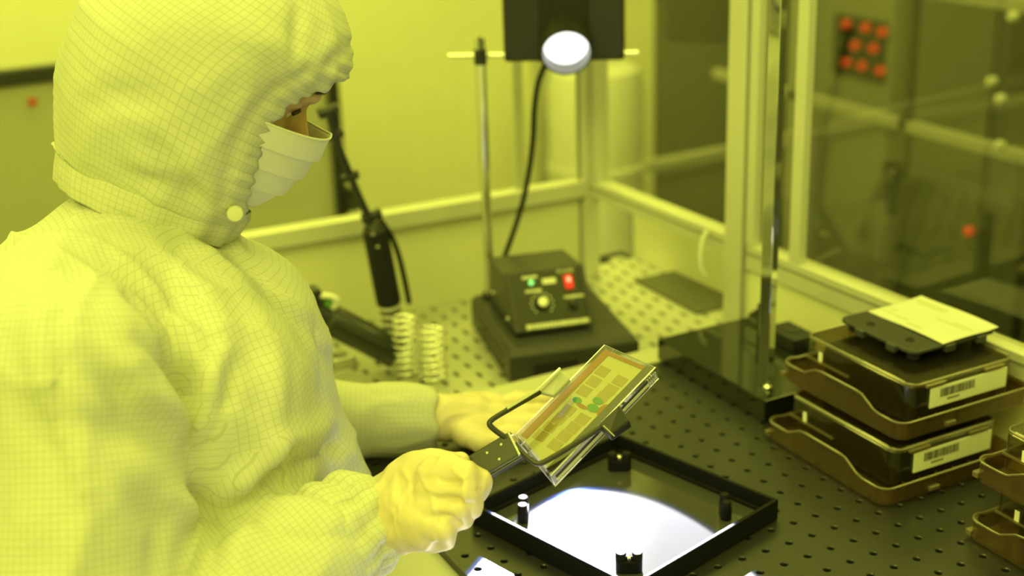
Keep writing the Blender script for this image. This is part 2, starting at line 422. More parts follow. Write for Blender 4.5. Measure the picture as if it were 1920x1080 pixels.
for (cx, cy, ang) in ((0.033, -0.033, 45), (W-0.033, -0.033, -45), (0.033, -W+0.033, -45), (W-0.033, -W+0.033, 45)):
    c = V((cx, cy, 0.0045)); a = R(ang); u = V((cos(a), sin(a), 0)); vv = V((-sin(a), cos(a), 0)); z = V((0, 0, 1))
    # each corner stop: a round-ended block with two notched shoulders and a cap screw
    b = MB(); poly = []
    for k in range(9): th = -pi/2 + pi*k/8; poly.append(c + u*(0.006 + 0.005*cos(th)) + vv*(0.005*sin(th)))
    for k in range(9): th = pi/2 + pi*k/8; poly.append(c + u*(-0.006 + 0.005*cos(th)) + vv*(0.005*sin(th)))
    # local->list
    b.rings([[p for p in poly], [p + z*0.011 for p in poly]])
    st = b.build('corner_stop', M_tray, t, local=True, bevel=0.0006)
    for sgn in (-1, 1):
        b = MB().lathe(c + u*0.0068*sgn + z*0.011, z, [(0, .0044), (.0060, .0044), (.0070, .0036)], 16)
        b.build('stop_pin', M_tray, st, local=True, smooth=True)
    MB().lathe(c + z*0.011, z, [(0, .0028), (.003, .0028), (.0036, .0020)], 14).build('cap_screw', M_chrome, st, local=True, smooth=True)

# ------------------------------------------------------------------ lamp power supply on its stand base
O = V((-0.101, 0.193, -0.05)); rz = R(-13.5)
t = thing('lamp_stand', 'heavy black stand base with louvred side, chrome pole and cross rod carrying the lamp', 'lamp stand', O, rz)
bw, bd, bh = 0.162, 0.205, 0.042
prof = [(0, 0), (bw, 0), (bw, bd), (0, bd)]
MB().rings([[V((x, y, 0)) for x, y in prof], [V((x, y, bh*.82)) for x, y in prof],
            [V((x, y, bh)) for x, y in [(.006, .008), (bw-.006, .008), (bw-.006, bd-.004), (.006, bd-.004)]]]).build('base_box', M_boxcol, t, local=True, bevel=0.0012)
for r_ in range(2):
    for k in range(8):
        y = 0.035 + k*0.018
        mbv = MB().box((-0.0016, y, 0.006 + r_*0.014), (0.0, y+0.010, 0.011 + r_*0.014))
        mbv.build('vent_louvre', M_blackg, t, local=True, bevel=0.0006)
MB().box((0.03, -0.0012, 0.004), (0.085, 0.0, 0.022)).build('socket_plate', M_blackm, t, local=True, bevel=0.0006)
pole_b = V((0.022, 0.188, bh)); wp = ROOTM[t.name] @ pole_b
ptop = V((wp.x, wp.y, 0.330))
MB().cyl(wp, ptop, 0.0062, n=24).build('pole', M_chrome, t, smooth=True)
MB().lathe(wp, (0, 0, 1), [(0, .010), (.006, .010), (.008, .007)], 20).build('pole_collar', M_black, t, smooth=True)
CLZ = 0.307
cl = MB().lathe(V((wp.x, wp.y, CLZ-0.009)), (0, 0, 1), [(0, .008), (.018, .008), (.019, .006)], 20).build('clamp', M_black, t, smooth=True)
MB().cyl(V((wp.x-.003, wp.y-.006, CLZ+.008)), V((wp.x-.003, wp.y-.006, CLZ+.026)), .0022).build('clamp_lever', M_black, cl, smooth=True)
rodL = V((-0.060, 0.4200, 0.305)); rodR = V((0.138, 0.2935, 0.305)); rd = (rodR-rodL).normalized()
MB().cyl(rodL + V((0,-.009,0)), rodR + V((0,-.009,0)), 0.0030, n=18).build('cross_rod', M_chrome, t, smooth=True)

t2 = thing('lamp_power_supply', 'sloping black control box with green light, red switch and dial on the stand base', 'power supply', O + V((0,0,bh)), rz)
ps = [(0.040, 0.005), (0.088, 0.066), (0.173, 0.060), (0.176, 0.003)]
x0, x1 = 0.018, 0.119
MB().rings([[V((x0, y, z)) for y, z in ps], [V((x1, y, z)) for y, z in ps]]).build('housing', M_boxcol, t2, local=True, bevel=0.0018)
# recessed front panel
fd = V((0, 0.048, 0.061)).normalized(); fn = V((0, -0.061, 0.048)).normalized(); fo = V((x0, 0.040, 0.005)); fl = sqrt(.048**2+.061**2)
fx = V((1, 0, 0))
def fp(u, v, h=0): return fo + fx*(u*(x1-x0)) + fd*(v*fl) + fn*h
for lu in (.035, .965):
    MB().obox(fp(lu, .5, .0015), fx, fd, fn, .0030, fl*.5, .0025).build('side_lip', M_boxcol, t2, local=True, bevel=0.0008)
MB().obox(fp(.5, .5, .0004), fx, fd, fn, (x1-x0)*.44, fl*.47, .0005).build('front_panel', mat('panel_green_black', (0.028, 0.030, 0.022), 0.4), t2, local=True)
MB().lathe(fp(.31, .80, .001), fn, [(0, .0030), (.002, .0030), (.004, .0018)], 18).build('green_light', mat('green_light', (0.1, .7, .15), 0.3, emit=(.35, 1.0, .25), estr=0.9), t2, local=True, smooth=True)
sw = MB().obox(fp(.775, .745, .0018), fx, fd, fn, .0052, .0088, .0018).build('red_switch', mat('red_switch', (0.75, .02, .02), 0.25, emit=(1, .03, .02), estr=0.35), t2, local=True, bevel=0.0012)
MB().obox(fp(.775, .775, .0040), fx, fd, fn, .0020, .0030, .0004).build('switch_mark', mat('switch_glow', (0.9, .5, .4), 0.3, emit=(1, .4, .3), estr=0.8), sw, local=True)
kn = MB().lathe(fp(.40, .44, .001), fn, [(0, .0085), (.006, .0078), (.0065, .0062)], 24).build('dial_knob', M_black, t2, local=True, smooth=True)
MB().lathe(fp(.40, .44, .0072), fn, [(0, .0060), (.0015, .0060), (.002, .005)], 24).build('dial_cap', mat('dial_cap', (.85, .85, .75), .3, .3), kn, local=True, smooth=True)
fk = MB().lathe(fp(.775, .36, .001), fn, [(0, .0058), (.007, .0055), (.009, .0045)], 20).build('fuse_holder', M_black, t2, local=True, smooth=True)
MB().obox(fp(.745, .365, .0085), fx, fd, fn, .0010, .0038, .0012).build('fuse_mark', M_print, fk, local=True, bevel=.0004)
tk = MB()
for k in range(11):
    a = R(225 - 27*k); tk.obox(fp(.40, .44, .0011) + fx*cos(a)*.0135 + fd*sin(a)*.0135, fx, fd, fn, .0009, .0011, .0002)
tk.build('dial_scale', M_print, t2, local=True)
def dashes(u0, u1, v, h, n, seed=1):
    rr = random.Random(seed); b = MB(); w_ = (u1-u0)/n
    for k in range(n):
        b.obox(fp(u0 + (k+.5)*w_, v, .0011), fx, fd, fn, w_*(x1-x0)*rr.uniform(.36, .47), h*rr.uniform(.8, 1), .0002)
    return b
dashes(.21, .40, .895, .0019, 6, 2).build('lamp_caption', M_print, t2, local=True)
dashes(.22, .42, .665, .0019, 9, 3).build('dial_caption', M_print, t2, local=True)
dashes(.68, .93, .50, .0018, 8, 4).build('fuse_caption', M_print, t2, local=True)
MB().obox(fp(.535, .80, .0011), fx, fd, fn, .0085, .0036, .0002).build('rating_label', M_print, t2, local=True)
dashes(.15, .96, .085, .0031, 18, 6).build('caption_strip', M_print, t2, local=True)
def textmesh(s, name, size, depth, material, parent, origin, ux, uy, un, local=True):
    cu = bpy.data.curves.new('t', 'FONT'); cu.body = s; cu.size = size; cu.extrude = depth; cu.align_x = 'CENTER'; cu.align_y = 'CENTER'
    tmp = bpy.data.objects.new('t', cu); COL.objects.link(tmp)
    dg = bpy.context.evaluated_depsgraph_get(); me = bpy.data.meshes.new_from_object(tmp.evaluated_get(dg))
    bpy.data.objects.remove(tmp)
    for v in me.vertices:
        p = v.co.copy(); v.co = origin + ux*p.x + uy*p.y + un*p.z
    me.name = name; me.materials.clear(); me.materials.append(material)
    ob = bpy.data.objects.new(name, me); COL.objects.link(ob); ob.parent = parent
    return ob
textmesh('POWER', 'power_caption', 0.0062, .0002, M_print, t2, fp(.76, .93, .0011), fx, fd, fn)
for (y, z) in ((0.075, 0.012), (0.150, 0.020)):
    MB().lathe(V((x0, y, z)), (-1, 0, 0), [(0, .0026), (.0014, .0024), (.0018, .001)], 12).build('side_screw', M_chrome, t2, local=True, smooth=True)
for x in (.03, .107):
    for y in (.055, .16):
        MB().lathe(V((x, y, 0.0)), (0, 0, 1), [(0, .005), (.0055, .005)], 12).build('rubber_foot', M_blackm, t2, local=True)

# lamp head
ax = (SPOT_AIM - LENS).normalized()
t = thing('spot_lamp', 'black box spot lamp with a glowing round lens tube hanging from the chrome rod', 'lamp', (0.075, 0.345, 0.30))
sd = V((0.844, -0.536, 0)).normalized() ; 
sd = ax.cross(V((0,0,1))).normalized(); sd = -sd if sd.x < 0 else sd
up = sd.cross(ax).normalized(); up = up if up.z > 0 else -up
tb = MB()
RO, RI = 0.0305, 0.0285
tb.lathe(LENS + ax*0.014, -ax, [(0, RI), (0, RO), (.085, RO), (.088, RO+.002), (.10, RO+.002), (.10, .004), (.024, .004), (.0235, RI-.001), (.012, RI-.0004), (0, RI)], 48, cap=False)
tb.build('lens_tube', mat('lens_tube', (0.030, 0.030, 0.028), 0.33, 0.3), t, smooth=True)
ib = MB().lathe(LENS + ax*0.0135, -ax, [(0, RI-.0001), (.018, RI-.0012)], 48, cap=False)
ib.build('inner_barrel', mat('barrel_metal', (0.16, 0.16, 0.165), 0.35, 0.6), t, smooth=True)
MB().lathe(LENS - ax*0.008, ax, [(0, RI-.0012), (.002, RI-.0014), (.004, RI-.008), (.0048, 0.001)], 48).build('glowing_lens', mat('glowing_lens', (.9, .9, .9), 0.2, emit=(1, 1, 1), estr=1.2), t, smooth=True)
# housing: a deep rectangular box seen from its front lower edge
hc = LENS - ax*0.060
hz = V((0, 0, 1)); hx = V((rd.x, rd.y, 0)).normalized(); hy = hz.cross(hx)
hcen = V((0.074, 0.352, 0.372))
MB().obox(hcen, hx, hy, hz, 0.074, 0.040, 0.073).build('lamp_housing', M_black, t, bevel=0.004)
MB().obox(hcen - hy*0.0415, hx, hy, hz, 0.030, 0.003, 0.073).build('front_rib', M_blackm, t, bevel=0.001)
for sgn in (-1, 1):
    MB().cyl(hcen + hx*0.070*sgn - hz*0.060 - hy*.042, hcen + hx*0.070*sgn - hz*0.060 + hy*.042, 0.0035).build('hinge_pin', M_black, t, smooth=True)

# power cord from the lamp to the control box
pts = [V((0.045, 0.345, 0.300)), V((0.033, 0.350, 0.270)), V((0.029, 0.355, 0.235)), V((0.028, 0.358, 0.200)), V((0.025, 0.364, 0.160)), V((0.019, 0.370, 0.120)), V((0.010, 0.376, 0.085)), V((0.001, 0.382, 0.055)), V((-0.003, 0.392, 0.030)), V((-0.002, 0.400, 0.000)), V((0.004, 0.395, -0.008))]
def smooth_pts(p, k=6):
    out = []
    for i in range(len(p)-1):
        a = p[max(i-1, 0)]; b = p[i]; c = p[i+1]; d = p[min(i+2, len(p)-1)]
        for j in range(k):
            t_ = j/k
            out.append(0.5*((2*b)+(c-a)*t_+(2*a-5*b+4*c-d)*t_*t_+(3*b-a-3*c+d)*t_**3))
    out.append(p[-1]); return out
MB().tube(smooth_pts(pts), 0.0036, 10).build('power_cord', M_blackm, t, smooth=True)

# ------------------------------------------------------------------ glossy black base with mirror bar
t = thing('mirror_post_stand', 'polished black base plate with an upright mirror steel bar at its front', 'stand', (0.09, -0.03, 0.0))
MB().box((0.025, -0.128, 0.0005), (0.155, 0.068, 0.0255)).build('base_plate', M_blackg, t, bevel=0.0008)
MB().box((0.045, -0.100, 0.0255), (0.0585, -0.088, 0.62), rz=R(24)).build('mirror_bar', M_mirror, t, bevel=0.0005)
MB().lathe(V((0.046, -0.105, 0.0256)), (0, 0, 1), [(0, .0042), (.0025, .0042), (.0045, .002)], 18).build('cap_screw', M_chrome, t, smooth=True)
MB().box((0.128, 0.005, 0.0256), (0.141, 0.022, 0.062)).build('clamp_block', M_black, t, bevel=0.001)
cb = MB().box((0.128, -0.045, 0.0256), (0.160, 0.005, 0.040)).build('clamp_foot', M_black, t, bevel=0.0015)
MB().lathe(V((0.146, -0.018, 0.0400)), (0, 0, 1), [(0, .008), (.0008, .008), (.0008, .005), (.0002, .005)], 20).build('foot_washer', M_blackg, cb, smooth=True)

# ------------------------------------------------------------------ mask boxes
M_brown = clear('smoked_amber_plastic', (0.72, 0.60, 0.44), 0.04, 0.20, 0.25, graze=.3, haze=.11, hazecol=(.26,.19,.12))
M_brown2 = clear('smoked_amber_lid', (0.66, 0.60, 0.46), 0.05, 0.12, 0.12, graze=.4, haze=.025, hazecol=(.26,.22,.15))
M_edge = clear('moulded_edge_plastic', (0.60, 0.50, 0.34), 0.10, 0.30, 0.2, graze=.35, haze=.22, hazecol=(.42,.36,.22))
M_inner = mat('box_insert_black', (0.012, 0.014, 0.010), 0.45)
def mask_box(label, loc, lab=True):
    t = thing('mask_box', label, 'box', loc, 0, 'clear brown mask boxes stacked on the black board')
    FW, FD = 0.165, 0.170
    def top(s_, x, y):
        return 0.0180
    # flange skirt with the raised stretch along its left side
    out = rrect(0, FW, -FD, 0, 0.012, 6)
    # densify left edge
    pts = []
    n = len(out)
    for i in range(n):
        a = out[i]; b = out[(i+1) % n]; d = math.dist(a, b); k = max(1, int(d/0.008))
        for j in range(k): pts.append((a[0]+(b[0]-a[0])*j/k, a[1]+(b[1]-a[1])*j/k))
    def hgt(x, y):
        if x < 0.02:
            y = -y
            if y < .035: return .020
            if y < .055: return .020 + .010*(y-.035)/.02
            if y < .116: return .030
            if y < .136: return .030 - .011*(y-.116)/.02
        return .0185
    cx, cy = FW/2, -FD/2
    inn = [(cx+(x-cx)*.972, cy+(y-cy)*.972) for x, y in pts]
    rings = [[V((x, y, 0.002)) for x, y in pts], [V((x, y, hgt(x, y))) for x, y in pts],
             [V((a, b, hgt(x, y))) for (x, y), (a, b) in zip(pts, inn)], [V((a, b, 0.004)) for a, b in inn]]
    MB().rings(rings, cap=False).build('flange_skirt', M_brown, t, local=True, smooth=True)
    MB().prism(rrect(.002, FW-.002, -FD+.002, -.002, .011), 0.0015, 0.004).build('floor_panel', M_brown, t, local=True)
    rim = [V((x, y, hgt(x, y)+.0003)) for x, y in pts]
    MB().tube(rim, 0.0011, 6, closed=True).build('rim_bead', M_edge, t, local=True, smooth=True)
    # lid shell
    lx0, lx1, ly0, ly1 = .022, .152, -.158, -.006
    lo_ = rrect(lx0, lx1, ly0, ly1, .012, 6); hi_ = rrect(lx0+.001, lx1-.001, ly0+.001, ly1-.001, .011, 6); h2 = rrect(lx0+.004, lx1-.004, ly0+.004, ly1-.004, .009, 6)
    MB().rings([[V((x, y, .012)) for x, y in lo_], [V((x, y, .0435)) for x, y in hi_], [V((x, y, .0465)) for x, y in h2]], cap=False).build('lid_wall', M_brown2, t, local=True, smooth=True)
    MB().prism(rrect(lx0+.004, lx1-.004, ly0+.004, ly1-.004, .009, 6), .0455, .0467).build('lid_top', M_brown2, t, local=True)
    MB().tube([V((x, y, .0455)) for x, y in rrect(lx0+.002, lx1-.002, ly0+.002, ly1-.002, .010, 6)], .0012, 6, closed=True).build('lid_bead', M_edge, t, local=True, smooth=True)
    # black insert
    MB().rings([[V((x, y, .006)) for x, y in rrect(lx0+.004, lx1-.003, ly0+.004, ly1-.022, .010)], [V((x, y, .0415)) for x, y in rrect(lx0+.004, lx1-.003, ly0+.004, ly1-.022, .010)]]).build('insert', M_inner, t, local=True, bevel=.001)
    # ribs
    for k in range(6):
        y = -.04 - k*.016
        MB().box((.0035, y, .004), (.012, y+.0012, .016)).build('rib', M_brown, t, local=True)
    for k in range(6):
        x = .030 + k*.020
        MB().box((x, -FD+.0035, .004), (x+.0012, -FD+.010, .016)).build('rib', M_brown, t, local=True)
    # latches on the front wall
    for x in (.050, .122):
        MB().box((x-.012, ly0-.0030, .042), (x+.012, ly0+.001, .0450)).build('latch_bar', M_edge, t, local=True, bevel=.0006)
    MB().box((.064 - .012, -FD-.004, .006), (.064+.0, -FD, .010)).build('catch_tab', M_edge, t, local=True, bevel=.0006)
    MB().box((.001, -.004, .003), (.010, .002, .008)).build('catch_tab', M_edge, t, local=True, bevel=.0006)
    # lever across the left wall
    MB().box((lx0-.0012, -.075, .024), (lx0-.0002, -.010, .0262)).build('side_line', M_edge, t, local=True)
    MB().box((lx0-.0010, -.036, .024), (lx0-.0003, -.031, .036)).build('side_label', M_label2, t, local=True)
    if lab:
        l = MB().box((.044, ly0-.0016, .0205), (.139, ly0-.0006, .0400)).build('barcode_label', M_label2, t, local=True)
        rr = random.Random(5); b = MB(); x = .056
        while x < .098:
            w_ = rr.choice((.0004, .0007, .0011)); b.box((x, ly0-.0019, .0290), (x+w_, ly0-.0016, .0375)); x += w_ + rr.choice((.0005, .0009))
        b.build('barcode', M_ink, l, local=True)
        b = MB(); x = .065
        for k in range(8):
            b.box((x, ly0-.0019, .0248), (x+.0013, ly0-.0016, .0266)); x += .0019
        b.build('label_number', M_ink, l, local=True)
    return t
mask_box('bottom clear brown mask box with barcode label, directly on the board left of the others', (0.006, -0.154, 0.0004))
mask_box('upper clear brown mask box with barcode label, carrying the black plate and paper', (0.034, -0.140, 0.0525))
mask_box('lower clear brown mask box at the right picture edge, nearest the front', (0.034, -0.396, 0.0004), False)
mask_box('upper clear brown mask box at the right picture edge with a dark plate on it', (0.040, -0.392, 0.0525), False)
for (lb, lc) in (('black moulded cover plate with notched edges on top of the tall left mask box stack', (0.090, -0.156, 0.1003)), ('dark cover plate on the mask box at the right picture edge', (0.080, -0.400, 0.1003))):
    t = thing('cover_plate', lb, 'plate', lc, 0)
    MB().rings([[V((x, y, .0085)) for x, y in rrect(0, .108, -.106, 0, .010, 5)], [V((x, y, .0115)) for x, y in rrect(0, .108, -.106, 0, .010, 5)]]).build('plate', M_boxcol, t, local=True, bevel=.0006)
    for (x, y) in ((.012, -.012), (.096, -.012), (.012, -.094), (.096, -.094)):
        MB().lathe(V((x, y, 0)), (0, 0, 1), [(0, .006), (.0085, .0068)], 14).build('foot', M_blackm, t, local=True, smooth=True)
    for y in (-.034, -.078):
        MB().box((-.003, y-.006, .004), (.003, y+.006, .0112)).build('edge_tab', M_boxcol, t, local=True, bevel=.001)
    for x in (.045, .085):
        MB().box((x-.006, -.109, .004), (x+.006, -.103, .0112)).build('edge_tab', M_boxcol, t, local=True, bevel=.001)
    for (x, y) in ((.016, -.030), (.020, -.080)):
        MB().lathe(V((x, y, .0115)), (0, 0, 1), [(0, .0045), (.0008, .0045), (.0008, .003), (.0001, .003)], 16).build('boss', M_black, t, local=True, smooth=True)
# folded paper
mb = MB(); NX, NY = 16, 16; px0, py0, sx, sy = 0.1270, -0.2620, 0.071, 0.104
top_, bot_ = [], []
for j in range(NY+1):
    for i in range(NX+1):
        u, v_ = i/NX, j/NY
        z = 0.1125 + 0.0012*sin(pi*u)*(1-v_) + 0.0022*(u**3)*v_ + 0.0035*max(0, u-.8)*(1-v_)*3 + 0.0008*sin(5*v_)
        top_.append((px0+u*sx + .0*v_, py0+v_*sy, z+.0003)); bot_.append((px0+u*sx, py0+v_*sy, z))
n1 = len(top_); fs = []
for j in range(NY):
    for i in range(NX):
        a = j*(NX+1)+i; fs.append((a, a+1, a+NX+2, a+NX+1)); fs.append((n1+a, n1+a+NX+1, n1+a+NX+2, n1+a+1))
for i in range(NX):
    fs.append((i, n1+i, n1+i+1, i+1)); a = NY*(NX+1)+i; fs.append((a, a+1, n1+a+1, n1+a))
for j in range(NY):
    a = j*(NX+1); fs.append((a, a+NX+1, n1+a+NX+1, n1+a)); a += NX; fs.append((a, n1+a, n1+a+NX+1, a+NX+1))
mb.add(top_+bot_, fs)
root = thing('paper_sheet', 'pale paper form with faint printing lying on the black cover plate', 'paper', (0.16, -0.21, 0.1118))
mb.build('sheet', M_label, root, smooth=True)
M_faint = mat('faint_ink', (0.60, 0.60, 0.45), 0.7)
b = MB(); rr = random.Random(9)
for (u, v0, v1) in ((.12, .35, .55), (.20, .60, .75), (.22, .80, .95), (.55, .1, .45), (.62, .06, .30), (.80, .55, .9), (.86, .55, .95), (.35, .85, .95)):
    v_ = v0
    while v_ < v1:
        L_ = rr.uniform(.012, .03); z = 0.1131 + 0.0012*sin(pi*u)*(1-v_) + 0.0022*(u**3)*v_ + 0.0035*max(0, u-.8)*(1-v_)*3 + 0.0008*sin(5*v_)
        b.box((px0+u*sx-.0012, py0+v_*sy, z-.0002), (px0+u*sx+.0012, py0+(v_+L_)*sy, z+.0001)); v_ += L_ + .01
b.build('printing', M_faint, root)['kind'] = 'stuff'
#PART2
# ------------------------------------------------------------------ person in clean-room clothing
def grid_cloth(name, color, line, gap=0.0048, wid=0.078, strength=0.42, bump=0.45, sub=0.0):
    mt = bpy.data.materials.new(name); mt.use_nodes = True
    nt = mt.node_tree; N = nt.nodes; L = nt.links; p = N['Principled BSDF']
    uv = N.new('ShaderNodeUVMap'); sx = N.new('ShaderNodeSeparateXYZ'); L.new(uv.outputs[0], sx.inputs[0])
    def stripe(sock):
        d = N.new('ShaderNodeMath'); d.operation = 'DIVIDE'; L.new(sock, d.inputs[0]); d.inputs[1].default_value = gap
        f = N.new('ShaderNodeMath'); f.operation = 'FRACT'; L.new(d.outputs[0], f.inputs[0])
        a = N.new('ShaderNodeMath'); a.operation = 'SUBTRACT'; L.new(f.outputs[0], a.inputs[0]); a.inputs[1].default_value = 0.5
        b = N.new('ShaderNodeMath'); b.operation = 'ABSOLUTE'; L.new(a.outputs[0], b.inputs[0])
        r = N.new('ShaderNodeMapRange'); r.inputs['From Min'].default_value = wid*.45; r.inputs['From Max'].default_value = wid*1.1
        r.inputs['To Min'].default_value = 1; r.inputs['To Max'].default_value = 0; L.new(b.outputs[0], r.inputs[0])
        return r.outputs[0]
    a = stripe(sx.outputs[0]); b = stripe(sx.outputs[1])
    mx = N.new('ShaderNodeMath'); mx.operation = 'MAXIMUM'; L.new(a, mx.inputs[0]); L.new(b, mx.inputs[1])
    st = N.new('ShaderNodeMath'); st.operation = 'MULTIPLY'; L.new(mx.outputs[0], st.inputs[0]); st.inputs[1].default_value = strength
    c = N.new('ShaderNodeMix'); c.data_type = 'RGBA'; c.inputs[6].default_value = (*color, 1); c.inputs[7].default_value = (*line, 1)
    L.new(st.outputs[0], c.inputs[0]); L.new(c.outputs[2], p.inputs['Base Color'])
    p.inputs['Roughness'].default_value = 0.75; p.inputs['Specular IOR Level'].default_value = 0.25
    tc = N.new('ShaderNodeTexCoord'); nz = N.new('ShaderNodeTexNoise'); nz.inputs['Scale'].default_value = 28; nz.inputs['Detail'].default_value = 3
    nz.inputs['Distortion'].default_value = 0.6
    L.new(tc.outputs['Object'], nz.inputs['Vector'])
    bp = N.new('ShaderNodeBump'); bp.inputs['Strength'].default_value = bump; bp.inputs['Distance'].default_value = 0.004
    L.new(nz.outputs['Fac'], bp.inputs['Height']); L.new(bp.outputs[0], p.inputs['Normal'])
    return mt
M_suit = grid_cloth('suit_cloth', (0.56, 0.565, 0.50), (0.30, 0.31, 0.27))
M_skin = mat('skin', (0.52, 0.34, 0.22), 0.5, var=0.05, scale=40)
M_hair = mat('dark_hair', (0.03, 0.02, 0.015), 0.5)
M_mask = mat('mask_cloth', (0.70, 0.70, 0.70), 0.7, var=0.02, scale=60, bump=0.05)
M_glove = mat('latex_glove', (0.66, 0.56, 0.42), 0.42, var=0.07, scale=22, bump=0.15)

def ellip(bm, c, r, q=None, seg=20):
    ret = bmesh.ops.create_uvsphere(bm, u_segments=seg, v_segments=max(8, seg*2//3), radius=1)
    M_ = Matrix.Translation(V(c)) @ (q.to_matrix().to_4x4() if q else Matrix.Identity(4)) @ Matrix.Diagonal((*r, 1))
    bmesh.ops.transform(bm, matrix=M_, verts=ret['verts'])
def capsule(bm, a, b, ra, rb, n=20, flat=1.0, up=None):
    a = V(a); b = V(b); ax_ = (b-a); L_ = ax_.length; t_ = ax_.normalized()
    u = V(up) if up else V((0, 0, 1))
    if abs(t_.dot(u)) > .97: u = V((1, 0, 0))
    u = (u - t_*t_.dot(u)).normalized(); w_ = t_.cross(u)
    prof = []
    for k in range(1, 6): th = pi/2*k/6; prof.append((-ra*cos(th), ra*sin(th)))
    for k in range(7): f = k/6; prof.append((L_*f, ra+(rb-ra)*f))
    for k in range(1, 6): th = pi/2*k/6; prof.append((L_+rb*sin(th), rb*cos(th)))
    rs = [[bm.verts.new(a + t_*t0 + (u*cos(2*pi*k/n)*flat + w_*sin(2*pi*k/n))*r_) for k in range(n)] for t0, r_ in prof]
    for i in range(len(rs)-1):
        for k in range(n): bm.faces.new((rs[i][k], rs[i][(k+1) % n], rs[i+1][(k+1) % n], rs[i+1][k]))
    bm.faces.new(list(reversed(rs[0]))); bm.faces.new(rs[-1])
def chain(bm, pts, flat=1.0, up=None):
    """pts: (point, radius)"""
    for (a, ra), (b, rb) in zip(pts[:-1], pts[1:]): capsule(bm, a, b, ra, rb, flat=flat, up=up)
def remesh(bm, voxel, smooth=6, fac=0.5):
    me = bpy.data.meshes.new('tmp'); bmesh.ops.recalc_face_normals(bm, faces=bm.faces); bm.to_mesh(me); bm.free()
    ob = bpy.data.objects.new('tmp', me); COL.objects.link(ob)
    md = ob.modifiers.new('r', 'REMESH'); md.mode = 'VOXEL'; md.voxel_size = voxel
    sm = ob.modifiers.new('s', 'SMOOTH'); sm.iterations = smooth; sm.factor = fac
    dg = bpy.context.evaluated_depsgraph_get(); out = bpy.data.meshes.new_from_object(ob.evaluated_get(dg))
    bpy.data.objects.remove(ob); bpy.data.meshes.remove(me)
    return out
def seg_dist(p, a, b):
    ab = b-a; t_ = max(0, min(1, (p-a).dot(ab)/max(ab.length_squared, 1e-12))); q = a+ab*t_
    return (p-q).length, t_
def displace(me, fn_):
    me.update(); ns = [v.normal.copy() for v in me.vertices]
    for v, n_ in zip(me.vertices, ns):
        v.co = v.co + n_*fn_(v.co, n_)
    me.update()
def stroke_folds(me, strokes):
    """cloth folds: each stroke runs over the cloth between sight points; it is laid on the surface first"""
    bv = BVHTree.FromPolygons([v.co for v in me.vertices], [p.vertices for p in me.polygons])
    segs = []
    for px, amp, wid in strokes:
        pp = []
        for (a, b) in px:
            d = (at(a, b, 1) - CAM_POS).normalized(); h = bv.ray_cast(CAM_POS, d)
            if h[0] is not None: pp.append(h[0])
        if len(pp) < 2: continue
        n_ = len(pp)-1
        for i in range(n_): segs.append((pp[i], pp[i+1], amp, wid, i/n_, (i+1)/n_))
    def f(co, n_):
        s_ = 0; best = {}
        for k, (a, b, amp, wid, t0, t1) in enumerate(segs):
            if abs(co.x-a.x) > .2 and abs(co.x-b.x) > .2: continue
            d, t_ = seg_dist(co, a, b)
            if d < wid*3:
                tt = t0+(t1-t0)*t_; env = sin(pi*min(1, max(0, .08+.84*tt)))**.6
                val = amp*env*exp(-(d/wid)**2); key = (amp, wid, a.x if t0 == 0 else None)
                best.setdefault((amp, wid), []).append(val)
        for k, vals in best.items(): s_ += max(vals, key=abs)
        return s_
    displace(me, f)
def bone_uv(me, bones, R0=0.07):
    uvl = me.uv_layers.new(name='UVMap')
    fr = []
    for a, b, ref, r_ in bones:
        t_ = (b-a).normalized(); u = (V(ref)-t_*t_.dot(V(ref))).normalized(); fr.append((a, b, t_, u, t_.cross(u), r_))
    co = [v.co for v in me.vertices]
    for p in me.polygons:
        c = p.center
        def sc_(i):
            d_, q_ = seg_dist(c, fr[i][0], fr[i][1])
            return d_ - fr[i][5]*.9 - (.035 if i == 0 else 0) + (.07 if i and q_ > .999 and i in (2, 4) else 0) + (.02 if i and q_ < .001 and i in (1, 3) else 0)
        k = min(range(len(fr)), key=sc_)
        a, b, t_, u, w_, r_ = fr[k]
        d = c-a; th0 = math.atan2(d.dot(w_), d.dot(u))
        if abs(p.normal.dot(t_)) > .82:
            for li in p.loop_indices:
                q = co[me.loops[li].vertex_index]-a; uvl.data[li].uv = (q.dot(u), q.dot(w_))
            continue
        for li in p.loop_indices:
            q = co[me.loops[li].vertex_index]-a; th = math.atan2(q.dot(w_), q.dot(u))
            if th-th0 > pi: th -= 2*pi
            if th-th0 < -pi: th += 2*pi
            uvl.data[li].uv = (th*r_, q.dot(t_))
def mesh_obj(name, me, material, parent, smooth=True):
    me.name = name; mi = rootmat(parent).inverted(); me.transform(mi)
    me.materials.clear(); me.materials.append(material)
    for p in me.polygons: p.use_smooth = smooth
    o = bpy.data.objects.new(name, me); COL.objects.link(o); o.parent = parent
    return o

# joints (metres)
NECK = V((-0.562, -0.105, 0.300)); CHEST = V((-0.545, -0.110, 0.140)); HIP = V((-0.590, -0.110, -0.190))
RSH = V((-0.655, -0.258, 0.268)); REL = V((-0.690, -0.335, 0.070)); RWR = at(702, 962, 1.045)
LSH = V((-0.500, 0.050, 0.205)); LEL = V((-0.480, 0.085, 0.045)); LWR = V((-0.290, 0.000, 0.034))
HC = at(400, 190, 1.10)

pr = thing('person', 'person in hooded white clean room suit, mask and gloves, seated at the bench working', 'person', (-0.60, -0.11, -0.40))

